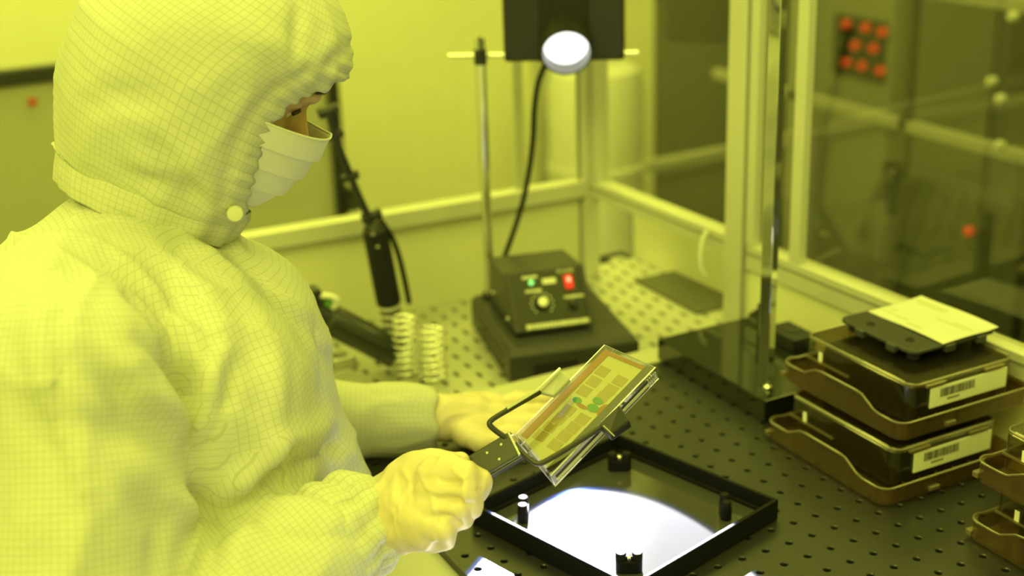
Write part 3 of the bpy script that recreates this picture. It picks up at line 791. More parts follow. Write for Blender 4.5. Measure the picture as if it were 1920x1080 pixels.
# --- body: one continuous skin surface under the clothes
fyaw, ftilt = R(-13), R(37)
fh = V((cos(fyaw), sin(fyaw), 0)); 
HF = (fh*cos(ftilt) - V((0, 0, 1))*sin(ftilt)).normalized()   # where the face points
HU = (fh*sin(ftilt) + V((0, 0, 1))*cos(ftilt)).normalized()   # crown
HS = HF.cross(HU).normalized()                                # person's right side
def hp(a, t_, s_=0.0): return HC + HF*a + HU*t_ + HS*s_
hq = Matrix((HF, HS, HU)).transposed().to_quaternion()
bm = bmesh.new()
FCX = -0.022; FT = 0.012
ellip(bm, hp(FCX-.008, .040), (.086, .070, .088), hq)          # skull
ellip(bm, hp(FCX+.024, .018), (.056, .058, .085), hq)          # face
ellip(bm, hp(FCX+.036, -.040), (.036, .042, .036), hq)         # chin
ellip(bm, hp(FCX+.079, .036+FT), (.010, .040, .012), hq)          # brow ridge
capsule(bm, hp(FCX+.078, .022+FT), hp(FCX+.098, -.010+FT), .0065, .0100) # nose
ellip(bm, hp(FCX+.090, -.012+FT), (.010, .016, .008), hq)
ellip(bm, hp(FCX+.080, -.037+FT), (.009, .022, .010), hq)         # lips
for s_ in (-1, 1):
    ellip(bm, hp(FCX+.058, -.006+FT, .034*s_), (.017, .018, .018), hq)
    ellip(bm, hp(FCX+.0625, .0225+FT, .031*s_), (.0135, .0150, .0100), hq)   # cheeks
    ellip(bm, hp(FCX-.006, .004, .072*s_), (.016, .008, .028), hq)    # ears
capsule(bm, hp(-.045, -.02), NECK + V((-.005, 0, -.02)), .050, .045)
chain(bm, [(NECK + V((-.005, 0, -.04)), .045), (CHEST+V((-.01, 0, 0)), .075), (HIP, .09)], flat=1.0)
capsule(bm, RSH, LSH+V((-.03,-.02,-.01)), .040, .036); ellip(bm, CHEST+V((-.015, 0, .02)), (.070, .115, .11))
chain(bm, [(RSH, .046), (REL, .036), (RWR-(RWR-REL).normalized()*.006, .020)]); chain(bm, [(LSH+V((-.03,-.02,-.01)), .032), (LEL, .028), (LWR-(LWR-LEL).normalized()*.01, .018)])
chain(bm, [(HIP+V((0, -.075, 0)), .075), (V((-0.40, -0.24, -0.33)), .065)]); chain(bm, [(HIP+V((0, .075, 0)), .075), (V((-0.40, 0.02, -0.33)), .065)])
me = remesh(bm, 0.0045, 5)
body = mesh_obj('body', me, M_skin, pr)
# eyes, lashes, brows
for s_ in (-1, 1):
    ec = hp(FCX+.0615, .018+FT, .031*s_)
    b = MB(); b.lathe(ec - HF*.0115, HF, [(0, .0001), (.001, .004), (.004, .0085), (.0115, .0117), (.019, .0085), (.022, .004), (.023, .0001)], 20)
    b.build('eye', mat('eye_white', (.75, .72, .66), .15), pr, smooth=True)
    b = MB(); 
    pts = [ec + HF*(.0135 - .005*((k-4)/4)**2) + HU*(.003 - .0035*((k-4)/4)**2) + HS*s_*(k-4)*.0034 for k in range(9)]
    b.tube(pts, .0017, 6); b.build('eyelashes', M_hair, pr, smooth=True)
    b = MB(); 
    pts = [hp(FCX+.0865-.010*(k/6)**2, .040+FT+.003*sin(pi*k/6), s_*(.012+k*.0056)) for k in range(7)]
    b.tube(pts, [.0016, .0024, .0028, .0028, .0024, .0018, .001], 8); b.build('eyebrow', M_hair, pr, smooth=True)

# --- coverall
bm = bmesh.new()
ellip(bm, V((-0.565, -0.110, 0.225)), (.080, .150, .085))
capsule(bm, V((-0.562, -0.105, 0.292)), V((-0.565, -0.105, 0.22)), .046, .085)
chain(bm, [(V((-0.552, -0.100, .190)), .116), (V((-0.522, -0.100, .060)), .116), (V((-0.560, -0.10, -.08)), .118), (V((-0.585, -0.11, -.22)), .125)])
chain(bm, [(V((-0.575, -0.190, .190)), .100), (V((-0.570, -0.180, .020)), .105), (V((-0.585, -0.17, -.20)), .120)])
chain(bm, [(V((-0.555, -0.020, .170)), .098), (V((-0.545, -0.030, .020)), .103), (V((-0.585, -0.04, -.20)), .120)])
capsule(bm, V((-.585, -.12, .268)), RSH+V((-.012, .03, .005)), .060, .068); capsule(bm, RSH+V((-.012, .03, .005)), RSH, .070, .066)
ellip(bm, V((-0.655, -0.15, 0.225)), (.070, .110, .10))
capsule(bm, V((-.598, -.105, .286)), V((-.660, -.110, .235)), .056, .062)
chain(bm, [(RSH, .066), (RSH.lerp(REL, .5), .070), (REL, .064)])
chain(bm, [(REL, .062), (REL.lerp(RWR, .45), .056), (REL.lerp(RWR, .78), .043)])
capsule(bm, V((-.55, -.01, .215)), LSH, .070, .056); capsule(bm, LSH, LEL, .056, .046)
chain(bm, [(LEL, .046), (LEL.lerp(LWR, .5), .040), (LWR + (LEL-LWR).normalized()*.030, .034)])
chain(bm, [(V((-0.585, -.185, -.20)), .11), (V((-0.39, -0.24, -0.34)), .085)]); chain(bm, [(V((-0.585, -.035, -.20)), .11), (V((-0.39, 0.02, -0.34)), .085)])
me = remesh(bm, 0.0052, 10)
F = []
for px, amp, wid in [
    ([(262,560),(311,632),(361,733),(352,827)], -.011, .011), ([(285,552),(345,632),(392,733),(372,835)], .006, .011),
    ([(173,668),(246,762),(318,815)], -.006, .011), ([(190,645),(270,740),(335,795)], .004, .011),
    ([(267,640),(361,755)], -.006, .009), ([(419,655),(376,748),(350,835)], .006, .008), ([(432,690),(400,770),(372,850)], -.004, .008),
    ([(430,470),(520,580),(621,705)], -.004, .012), ([(470,455),(560,570),(628,680)], .003, .010),
    ([(628,830),(542,863),(434,993)], -.008, .011), ([(620,790),(530,830),(450,900)], .006, .013),
    ([(347,930),(405,985),(383,1080)], -.010, .010), ([(330,930),(380,990),(350,1078)], .006, .012),
    ([(145,791),(260,815),(335,860)], -.005, .012), ([(108,590),(112,700),(112,800)], -.0025, .004),
    ([(60,700),(150,860),(240,960)], .005, .016), ([(20,640),(90,800),(180,920)], -.005, .016),
    ([(300,480),(380,560),(430,680)], .004, .016), ([(450,900),(520,950),(620,985)], .004, .010), ([(430,960),(540,1000),(640,1010)], -.004, .010),
    ([(250,930),(310,985),(300,1070)], -.004, .012), ([(560,560),(590,650),(600,760)], -.0025, .009), ([(500,620),(520,740),(500,840)], .004, .016)]:
    F.append((px, amp, wid))
stroke_folds(me, [(a_, b_*1.6, c_*.85) for a_, b_, c_ in F])
def wr(co, n_):
    p = co*13; a = noise.noise(V((p.x*1.0, p.y*1.0, p.z*.55))); b = noise.noise(co*34 + V((3, 7, 1)))
    return a*.0068 + b*.0016 + (1-abs(noise.noise(co*9+V((5, 1, 2)))))**8*.006 + (1-abs(noise.noise(V((co.x*16+3, co.y*16, co.z*7)))))**9*.0035
displace(me, wr)
bone_uv(me, [(V((-.57, -.11, .34)), V((-.575, -.11, -.3)), (-1, 0, 0), .115), (RSH, REL, (0, 1, 0), .068), (REL, RWR, (0, 1, 0), .055), (LSH, LEL, (0, -1, 0), .05), (LEL, LWR, (0, 1, -1), .040)])
coverall = mesh_obj('coverall', me, M_suit, pr)

# elasticated right cuff with gathers
def cuff(name, c0, c1, r0, r1, nring, amp, freq, flatup=(0, 0, 1), flare=0):
    ax_ = (c1-c0); L_ = ax_.length; t_ = ax_.normalized(); u = V(flatup); u = (u-t_*t_.dot(u)).normalized(); w_ = t_.cross(u); n = 96
    rs = []
    for i in range(nring+1):
        f = i/nring; r_ = r0+(r1-r0)*f; ring = []
        puff = (sin(pi*min(1, f*1.0))*.0035 if nring < 15 else .0045*abs(sin(pi*f*2.0)))
        for k in range(n):
            th = 2*pi*k/n; g_ = amp*(abs(sin(freq*th/2 + 1.3*sin(3*th) + 1.1*f)))*(.35+.65*sin(pi*f)) + .0015*noise.noise(V((cos(th)*2, sin(th)*2, f*4)))
            ring.append(c0+t_*(L_*f + .002*sin(5*th)) + (u*cos(th)+w_*sin(th))*(r_+g_+puff))
        rs.append(ring)
    inner = [c1 - t_*.006 + (p-c1)*.80 for p in rs[-1]]; rs.append([c1+(p-c1)*.93 + t_*.001 for p in rs[-1]]); rs.append(inner)
    b = MB(); b.rings(rs, cap=False)
    o = b.build(name, M_suit, pr, smooth=True, autosm=False)
    uvl = o.data.uv_layers.new(name='UVMap'); me_ = o.data
    for p in me_.polygons:
        for li in p.loop_indices:
            vi = me_.loops[li].vertex_index; i, k = divmod(vi, n)
            kk = k if not (k == 0 and max(me_.loops[l].vertex_index % n for l in p.loop_indices) == n-1) else n
            uvl.data[li].uv = (kk/n*2*pi*(r0+r1)/2, i/nring*L_)
    return o
rax = (RWR-REL).normalized()
cuff('right_cuff', RWR - rax*.050, RWR + rax*.003, .0405, .0325, 22, .0046, 17)
lax = (LWR-LEL).normalized()
cuff('left_cuff', LWR - lax*.060, LWR + lax*.006, .0345, .0300, 10, .0008, 8)

# --- hood lofted along the head axis
prof = [(-215, -176, 112, 118), (-180, -192, 142, 150), (-143, -212, 150, 166), (-105, -232, 149, 178), (-67, -246, 147, 186), (-20, -258, 138, 192), (35, -268, 133, 196), (78, -262, 136, 194),
        (110, -255, 148, 190), (140, -242, 162, 182), (171, -222, 172, 170), (205, -188, 160, 148), (235, -150, 140, 120), (262, -105, 105, 88), (280, -55, 70, 54), (290, -25, 35, 22)]
K = 1/2350.0; KA = K*1.06; n = 120; rs = []
def hoodpt(f, th):
    i = min(int(f*(len(prof)-1)), len(prof)-2); g_ = f*(len(prof)-1)-i
    t0, b0, f0, w0 = prof[i]; t1, b1, f1, w1 = prof[i+1]
    g2 = g_
    t_ = t0+(t1-t0)*g2; b_ = b0+(b1-b0)*g2; fr_ = f0+(f1-f0)*g2; w_ = w0+(w1-w0)*g2
    ca, sa = cos(th), sin(th)
    a = (b_+fr_)/2 + (fr_-b_)/2*(abs(ca)**.85)*(1 if ca > 0 else -1)
    s_ = w_*(abs(sa)**.9)*(1 if sa > 0 else -1)
    return a, t_, s_
NR = 110
grid = []
for i in range(NR+1):
    f = i/NR; row = []
    for k in range(n):
        th = 2*pi*k/n; a, t_, s_ = hoodpt(f, th); row.append(hp(a*KA, t_*K, s_*K))
    grid.append(row)
# face opening: cells on the front whose side angle is small are left out; rim is rolled
def opening(f, th):
    t_ = hoodpt(f, th)[1]
    th = (th+pi) % (2*pi)-pi
    if t_ < -150 or t_ > 172: return False
    m_ = (t_-11)/161; return abs(th) < R(44)*sqrt(max(0, 1-m_*m_))**.7
bmh = bmesh.new(); vv = [[bmh.verts.new(p) for p in row] for row in grid]
uvl = bmh.loops.layers.uv.new('UVMap')
for i in range(NR):
    for k in range(n):
        if opening((i+.5)/NR, 2*pi*(k+.5)/n): continue
        k2 = (k+1) % n; f_ = bmh.faces.new((vv[i][k], vv[i][k2], vv[i+1][k2], vv[i+1][k]))
        for lp, (ii, kk) in zip(f_.loops, ((i, k), (i, k+1), (i+1, k+1), (i+1, k))):
            lp[uvl].uv = (kk/n*2*pi*.088, (prof[0][0]+(prof[-1][0]-prof[0][0])*ii/NR)*K)
bmh.faces.new(vv[-1])
for v in [v for v in bmh.verts if not v.link_faces]: bmh.verts.remove(v)
bnd = [e for e in bmh.edges if e.is_boundary]
for _ in range(4):
    bv_ = {v for e in bnd for v in e.verts}; new = {}
    for v in bv_:
        nb = [e.other_vert(v).co for e in v.link_edges if e.is_boundary]
        if len(nb) == 2: new[v] = (v.co*2+nb[0]+nb[1])/4
    for v, c_ in new.items(): v.co = c_
rim_pts = [v.co.copy() for v in {v for e in bnd for v in e.verts}]
# real hems: push rim vertices inward
ex = bmesh.ops.extrude_edge_only(bmh, edges=bnd)
for v in [g_ for g_ in ex['geom'] if isinstance(g_, bmesh.types.BMVert)]:
    a_, t_ = (v.co-HC).dot(HF), (v.co-HC).dot(HU); s_ = (v.co-HC).dot(HS)
    v.co = v.co - HF*.006 - HS*s_*.10
bmesh.ops.recalc_face_normals(bmh, faces=bmh.faces)
me = bpy.data.meshes.new('hood'); bmh.to_mesh(me); bmh.free()
zone = [p for p in rim_pts if (p-HC).dot(HU) > -.085]
from mathutils.kdtree import KDTree
kd = KDTree(len(zone)); [kd.insert(p, i) for i, p in enumerate(zone)]; kd.balance()
def hw(co, n_):
    l = co-HC; t_ = l.dot(HU); a = l.dot(HF)
    d = kd.find(co)[2]; e_ = exp(-(d/.022)**2)
    gather = e_*.0013*sin(t_*560 + 2.5*noise.noise(co*40)) + exp(-((d-.026)/.006)**2)*(-.0022)
    return gather + noise.noise(co*11+V((2, 0, 5)))*.0045 + noise.noise(co*26)*.0012 + (1-abs(noise.noise(V((l.dot(HF)*12, l.dot(HS)*12, t_*5)))))**8*.0035
displace(me, hw)
stroke_folds(me, [([(150,330),(250,290),(330,330)], .004, .010), ([(300,280),(350,345),(385,385)], -.008, .010), ([(330,275),(380,345),(410,380)], .004, .009),
                  ([(160,200),(230,180),(300,200)], -.004, .012), ([(560,10),(555,60),(548,110)], -.005, .006), ([(440,60),(520,90),(560,140)], .004, .012),
                  ([(240,330),(310,350),(370,385)], -.005, .009), ([(620,80),(600,110),(580,150)], .003, .007)])
hood = mesh_obj('hood', me, M_suit, pr)
sd_ = hood.modifiers.new('thick', 'SOLIDIFY'); sd_.thickness = 0.0016; sd_.offset = -1
# hood seam along the side of the head
seam = [hp(hoodpt(f_, R(62))[0]*KA, hoodpt(f_, R(62))[1]*K, hoodpt(f_, R(62))[2]*K) for f_ in [.70+.28*k/16 for k in range(17)]]

# neck band (the hood's collar flap) wrapped round the neck
b = MB(); n = 100; rs = []
cA = [hp(-34*KA, -205*K), hp(-36*KA, -248*K), hp(-40*KA, -300*K)]
LV = [(-13, -206, 164, 128), (-10, -222, 168, 134), (-5, -245, 164, 136), (0, -270, 156, 134)]
for (a0, t0, ra, rb) in LV:
    ring = []
    for k in range(n):
        th = 2*pi*k/n; w_ = .0022*noise.noise(V((cos(th)*3, sin(th)*3, t0*.02)))+.0010*sin(17*th+3*sin(2*th))
        slope = 30*(1+cos(th))*0.5
        ring.append(hp((a0+ra*cos(th))*KA + w_*cos(th), (t0 + slope*2.2)*K, rb*sin(th)*1.06*K + w_*sin(th)))
    rs.append(ring)
dense = []
for i in range(len(rs)-1):
    for j in range(6):
        f_ = j/6; dense.append([p.lerp(q, f_) for p, q in zip(rs[i], rs[i+1])])
dense.append(rs[-1])
top_in = [c.lerp(sum(dense[0], V())/n, .06) - HU*.012 for c in dense[0]]
b.rings([top_in]+dense, cap=False)
cb_ = b.build('neck_band', M_suit, pr, smooth=True, autosm=False)
uvl = cb_.data.uv_layers.new(name='UVMap')
for p in cb_.data.polygons:
    ks = [cb_.data.loops[l].vertex_index % n for l in p.loop_indices]
    for li in p.loop_indices:
        i, k = divmod(cb_.data.loops[li].vertex_index, n); kk = n if (k == 0 and max(ks) == n-1) else k
        uvl.data[li].uv = (kk/n*2*pi*.068, i*.0018)
md = cb_.modifiers.new('thick', 'SOLIDIFY'); md.thickness = .0016; md.offset = -1
# stitched joint of the band, throat snap
sc = at(441, 401, 1.062)
MB().lathe(sc - V((.43, .83, -.35))*.0 , (CAM_POS-sc).normalized(), [(0, .0065), (.002, .0065), (.0035, .0055), (.004, .003)], 20).build('throat_snap', M_suit, pr, smooth=True)

# --- pleated face mask: top edge stands off the nose
NP = 28; rows = []
def maskpt(u, v_):
    """u across the face (-1..1, person's right is +1), v 0 top .. 1 chin"""
    s_ = u*(.076 - .014*v_**2)
    x = abs(u)
    t_ = .026 - .080*v_ - .012*x*(1-v_)
    front = .0915 - .004*v_ - .017*v_**3
    a = front - .086*x**2.1
    return a, t_, s_
NU = 40
VL = sorted([k/24 for k in range(25) if k not in (6, 12, 18)] + [.248, .256, .495, .503, .742, .750]); NV = len(VL)-1
for j in range(NV+1):
    row = []
    for i in range(NU+1):
        u = -1+2*i/NU; v_ = VL[j]; a, t_, s_ = maskpt(u, v_)
        pl = 0
        for pv in (.252, .499, .746):
            d = v_-pv; pl += .0032*(1 if d < 0 else 0)*max(0, 1+d/.20)
        row.append(hp(a+pl, t_, s_))
    rows.append(row)
vs = [p for r_ in rows for p in r_]; fs = [(j*(NU+1)+i, j*(NU+1)+i+1, (j+1)*(NU+1)+i+1, (j+1)*(NU+1)+i) for j in range(NV) for i in range(NU)]
mk = MB().add(vs, fs).build('face_mask', M_mask, pr, smooth=True, autosm=True)
md = mk.modifiers.new('thick', 'SOLIDIFY'); md.thickness = .0011; md.offset = 0
MB().tube(rows[0], .0010, 6).build('mask_edge', M_mask, mk, smooth=True)
#PART3
# --- gloves
def gz(px, py, z):
    d = at(px, py, 1) - CAM_POS; return CAM_POS + d*((z-CAM_POS.z)/d.z)
def gy(px, py, y):
    d = at(px, py, 1) - CAM_POS; return CAM_POS + d*((y-CAM_POS.y)/d.y)
def glove(name, build, wrinkle, voxel=0.0017, folds=()):
    bm = bmesh.new(); build(bm); me = remesh(bm, voxel, 3)
    displace(me, wrinkle)
    if folds: stroke_folds(me, folds)
    return mesh_obj(name, me, M_glove, pr)
def rg(bm):
    A = lambda x, y, d: at(x, y, d)
    chain(bm, [(A(668, 972, 1.050), .026), (A(715, 958, 1.042), .0265), (A(760, 950, 1.030), .030)])
    chain(bm, [(A(765, 925, 1.024), .024), (A(808, 908, 1.004), .0195)]); chain(bm, [(A(765, 965, 1.022), .0285), (A(800, 975, 1.000), .0225)])
    chain(bm, [(A(785, 945, 1.014), .029), (A(812, 932, 1.006), .0225)])
    chain(bm, [(A(811, 892, .992), .0135), (A(841, 888, .982), .0125), (A(874, 893, .976), .0110), (A(895, 909, .980), .0098), (A(891, 928, .990), .0085)])
    chain(bm, [(A(811, 920, .990), .0140), (A(841, 918, .980), .0128), (A(870, 922, .974), .0112), (A(882, 940, .980), .0098), (A(870, 953, .990), .0085)])
    chain(bm, [(A(806, 950, .990), .0140), (A(831, 950, .982), .0125), (A(852, 953, .976), .0108), (A(858, 970, .984), .0095), (A(845, 978, .994), .0082)])
    chain(bm, [(A(791, 985, .994), .0130), (A(811, 985, .986), .0115), (A(832, 988, .982), .0100), (A(834, 1002, .990), .0088), (A(821, 1008, .998), .0078)])
    chain(bm, [(A(745, 915, 1.030), .016), (A(785, 884, 1.015), .0135), (A(828, 872, 1.006), .0108), (A(858, 866, 1.004), .0085)])
def wr_r(co, n_):
    l = co-RWR; t_ = l.dot(rax)
    return .0012*(1-abs(noise.noise(V((co.x*38, co.y*38, co.z*16)))))**5*1.6 + .0009*noise.noise(co*60) + exp(-((t_-.03)/.05)**2)*.0016*sin(t_*260+6*noise.noise(co*18))
glove('right_glove', rg, wr_r, folds=[([(826,903),(860,906),(897,922)], -.0042, .0022), ([(822,934),(858,937),(884,946)], -.0040, .0022), ([(815,966),(845,970),(862,982)], -.0038, .0021),
    ([(847,878),(869,899),(870,935)], .0012, .0016), ([(878,885),(892,909),(893,933)], .0010, .0014), ([(755,880),(768,902),(766,940)], .0014, .0018), ([(795,890),(772,930),(768,985)], .0013, .0016),
    ([(808,930),(817,965),(815,1010),(795,1032)], .0014, .0017), ([(735,930),(738,970),(750,1010)], .0013, .0017), ([(722,900),(742,960),(724,1010)], -.0014, .0022), ([(785,880),(800,915),(830,930)], .0010, .0016), ([(745,885),(752,930),(745,990)], -.0012, .0022)])
def lg(bm):
    G = gz
    w0 = LWR - lax*.02
    chain(bm, [(w0, .024), (LWR+lax*.015, .0235), (G(890, 785, .026), .0240)])
    chain(bm, [(G(880, 770, .026), .019), (G(925, 764, .026), .0150)]); chain(bm, [(G(880, 805, .024), .018), (G(925, 806, .022), .0140)])
    chain(bm, [(G(890, 788, .026), .021), (G(930, 784, .026), .0165)])
    chain(bm, [(G(925, 762, .026), .0105), (G(975, 751, .030), .0095), (G(1020, 750, .024), .0085), (G(1052, 756, .016), .0072)])
    chain(bm, [(G(928, 779, .026), .0108), (G(985, 773, .029), .0096), (G(1030, 772, .023), .0086), (G(1062, 778, .015), .0072)])
    chain(bm, [(G(926, 797, .023), .0104), (G(978, 794, .026), .0092), (G(1018, 796, .020), .0082), (G(1045, 800, .014), .0070)])
    chain(bm, [(G(918, 815, .020), .0095), (G(958, 815, .021), .0084), (G(985, 818, .017), .0074), (G(1002, 821, .012), .0064)])
    chain(bm, [(G(870, 812, .026), .0125), (G(905, 830, .020), .0105), (G(945, 836, .014), .0085)])
def wr_l(co, n_): return .0014*(1-abs(noise.noise(V((co.x*30, co.y*60, co.z*40)))))**5 + .0008*noise.noise(co*50)
glove('left_glove', lg, wr_l, 0.0019)

# ------------------------------------------------------------------ framed mask plate held in tongs
cz = -c_f
def ic(a, b, c): return (c_r*a + c_u*b + cz*c).normalized()
PA = ic(.639, .653, -.410); PS0 = ic(.728, -.328, .600); PS = (PS0 - PA*PS0.dot(PA)).normalized(); PN = PS.cross(PA).normalized()
PC = at(1105, 775, 1.022)
def onp(px, py, off=0):
    d = at(px, py, 1) - CAM_POS; o_ = PC + PN*off; return CAM_POS + d*((o_-CAM_POS).dot(PN)/d.dot(PN))
t = thing('mask_plate', 'clear cased rectangular plate with orange border and rows of small squares, held up in tongs', 'plate', PC)
out = [onp(1134, 648), onp(1229, 690), onp(1033, 893), onp(969, 816)]
cen = sum(out, V())/4
def inset(pts, d):
    res = []
    for i in range(len(pts)):
        a, b, c = pts[i-1], pts[i], pts[(i+1) % len(pts)]
        e1 = (b-a).normalized(); e2 = (c-b).normalized(); n1 = PN.cross(e1); n2 = PN.cross(e2)
        if (cen-b).dot(n1) < 0: n1 = -n1
        if (cen-b).dot(n2) < 0: n2 = -n2
        h = (n1+n2); h = h/(h.dot(n1)) ; res.append(b + h*d)
    return res
TH = .0125
M_case = clear('case_clear_plastic', (0.88, 0.88, 0.82), 0.14, 0.05)
M_highlight_rib = mat('case_highlight_and_rib', (0.80, 0.80, 0.78), 0.15, 0.6)
M_orange = mat('orange_border', (0.38, 0.13, 0.012), 0.28, 0.1)
M_platey = mat('plate_coating', (0.62, 0.60, 0.36), 0.30, 0.1)
M_sq = mat('pattern_tan', (0.42, 0.33, 0.13), 0.35, 0.1)
MB().rings([[p + PN*.0006 for p in out], [p - PN*TH for p in out]]).build('clear_case', M_case, t, bevel=.0008)
i1 = inset(out, .0022); i2 = inset(out, .0024)
MB().rings([[p - PN*.0028 for p in i1], [p - PN*.0010 for p in i1]]).build('coated_plate', M_platey, t, bevel=.0003)
def strip(name, a0, a1, wid, m_, off=0.0, th=.0005):
    """band along the plate edge a0-a1, wid towards the centre"""
    e = (a1-a0).normalized(); n_ = PN.cross(e); n_ = n_ if (cen-a0).dot(n_) > 0 else -n_
    q = [a0, a1, a1+n_*wid, a0+n_*wid]
    return MB().rings([[p + PN*(off) for p in q], [p + PN*(off+th) for p in q]]).build(name, m_, t, bevel=.0001)
strip('orange_border', i1[0], i1[3], .0062, M_orange, -.0008)
strip('orange_border', i1[0]+(i1[3]-i1[0]).normalized()*.001, i1[1], .0032, M_orange, -.0007)
strip('dark_border', i1[1], i1[2], .0056, M_boxcol, -.0008, .0008)
# highlight lines along the case edges, modelled as bright metal tubes
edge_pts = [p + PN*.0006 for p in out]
MB().tube(edge_pts, .00055, 6, closed=True).build('case_edge_highlight', M_highlight_rib, t, smooth=True)
MB().tube([p - PN*TH for p in out], .0005, 6, closed=True).build('case_edge_highlight', M_highlight_rib, t, smooth=True)
low = [p - PN*TH for p in out]
e = (out[2]-out[1]).normalized(); sn = PN.cross(e); sn = sn if (out[1]-cen).dot(sn) > 0 else -sn
def side(z0, z1, m_, nm, f0=.03, f1=.97):
    a = out[1].lerp(out[2], f0); b_ = out[1].lerp(out[2], f1)
    MB().rings([[a-PN*z0, b_-PN*z0, b_-PN*z1, a-PN*z1], [p + sn*.0008 for p in (a-PN*z0, b_-PN*z0, b_-PN*z1, a-PN*z1)]]).build(nm, m_, t)
side(.0035, .0055, M_boxcol, 'side_groove'); side(.0065, .0090, M_platey, 'side_band'); side(.0100, .0108, M_boxcol, 'side_groove', .1, .75)
for k in range(5):
    a = out[1].lerp(out[2], .02 + .018*k) - PN*.006
    MB().obox(a + sn*.001, e, sn, PN, .0005, .0005, .004).build('hinge_rib', M_highlight_rib, t)
SQ = [(1045,258),(990,322),(930,382),(1155,318),(1096,374),(1042,425),(772,558),(714,608),(655,664),(918,560),(860,614),(803,668),(746,724),(829,505)]
for (a, b_) in SQ:
    c_ = onp(820+a/3.375, 620+b_/3.375, -.0009)
    MB().obox(c_, PA, PS, PN, .0044, .0050, .00022).build('pattern_square', M_sq, t)
M_green = mat('green_reflection', (0.05, 0.30, 0.06), 0.3);  # blurred reflection on the plate, laid on as green and orange patches
for (a, b_, r1, r2, m_, nm) in ((885, 440, .0040, .0026, M_green, 'green_reflection'), (985, 490, .0052, .0034, M_green, 'green_reflection'), (1015, 445, .0044, .0030, M_green, 'green_reflection'), (1050, 505, .0040, .0060, M_orange, 'orange_reflection'), (915, 478, .0050, .0016, M_orange, 'orange_reflection')):
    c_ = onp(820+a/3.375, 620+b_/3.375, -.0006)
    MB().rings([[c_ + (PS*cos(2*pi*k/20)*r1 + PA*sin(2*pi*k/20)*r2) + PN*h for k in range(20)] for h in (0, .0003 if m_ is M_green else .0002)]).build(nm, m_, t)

t = thing('plate_tongs', 'black handled wire tongs gripping the plate from both sides, held in the right hand', 'tongs', at(920, 850, 1.0))
HA = ic(.845, .52, .12); HB0 = ic(.45, -.75, .45); HB = (HB0-HA*HB0.dot(HA)).normalized(); HN = HA.cross(HB).normalized()
h0 = at(968, 836, 1.006); hb = h0 - HA*.062
MB().obox(h0.lerp(hb, .5), HA, HB, HN, .031, .0098, .0072).build('handle', M_boxcol, t, bevel=.001)
MB().obox(h0 + HA*.0006, HA, HB, HN, .0008, .0102, .0076).build('end_plate', M_chrome, t, bevel=.0003)
hn = HN if HN.dot(cz) > 0 else -HN
for (x, y) in ((.008, -.004), (.020, -.004), (.014, .005), (.034, .002)):
    MB().lathe(h0 - HA*x + HB*y + hn*.0072, hn, [(0, .0012), (.0006, .0010)], 10).build('rivet', M_chrome, t)
MB().tube([h0 - HA*.040 + HB*.0104 + hn*.003, h0 + HB*.0104 + hn*.003], .0006, 6).build('edge_wire', M_chrome, t, smooth=True)
M_arm = mat('arm_black', (0.03, 0.03, 0.028), 0.3, 0.2)
A1 = [at(950, 822, 1.004), at(930, 808, 1.004), at(918, 796, 1.004), at(924, 786, 1.005), at(950, 770, 1.008), at(985, 750, 1.014), at(1012, 735, 1.020)]
MB().tube(smooth_pts(A1, 5), .0021, 10).build('left_arm', M_arm, t, smooth=True)
A2 = [at(966, 832, 1.003), at(982, 850, 1.000), at(998, 864, .997), at(1012, 869, .996), at(1035, 858, .997), at(1075, 834, 1.000), at(1128, 800, 1.005)]
MB().tube(smooth_pts(A2, 5), .0021, 10).build('right_arm', M_arm, t, smooth=True)
q = [at(1010, 734, 1.020), at(1050, 693, 1.030), at(1069, 710, 1.030), at(1038, 741, 1.020)]
MB().rings([[p for p in q], [p - PN*.004 for p in q]]).build('left_pad', mat('pad_grey_plastic', (.42, .42, .40), .4), t, bevel=.001)
MB().tube([at(950, 766, 1.004), at(1008, 731, 1.016), at(1050, 691, 1.026)], .0012, 8).build('pad_spring', M_chrome, t, smooth=True)
q = [at(1122, 795, 1.003), at(1161, 758, 1.012), at(1181, 789, 1.008), at(1143, 815, .998)]
MB().rings([[p for p in q], [p - PN*.008 for p in q]]).build('right_pad', M_black, t, bevel=.0012)
MB().tube([at(1131, 798, .998), at(1152, 818, .998)], .0006, 6).build('pad_wire', M_chrome, t, smooth=True)

# ------------------------------------------------------------------ springs, articulated arm, black tube
def helix(name, label, c, r, z0, z1, turns, wire):
    pts = []; n_ = int(turns*18)
    for k in range(n_+1):
        f = k/n_; a = 2*pi*turns*f
        zf = z0 + (z1-z0)*(f if .06 < f < .94 else f)
        pts.append(V((c[0]+cos(a)*r, c[1]+sin(a)*r, zf)))
    o = MB().tube(pts, wire, 8).build(name, mat('spring_wire', (.85, .85, .80), .16, .85), smooth=True, autosm=False)
    tag(o, label, 'spring'); return o
helix('coil_spring', 'taller wire coil spring standing on the deck, behind the other spring', (-0.194, 0.285), .0145, -.0485, .030, 9, .0017)
helix('coil_spring', 'nearer wire coil spring standing on the deck by the black lamp stand', (-0.173, 0.252), .0145, -.0485, .022, 8, .0017)

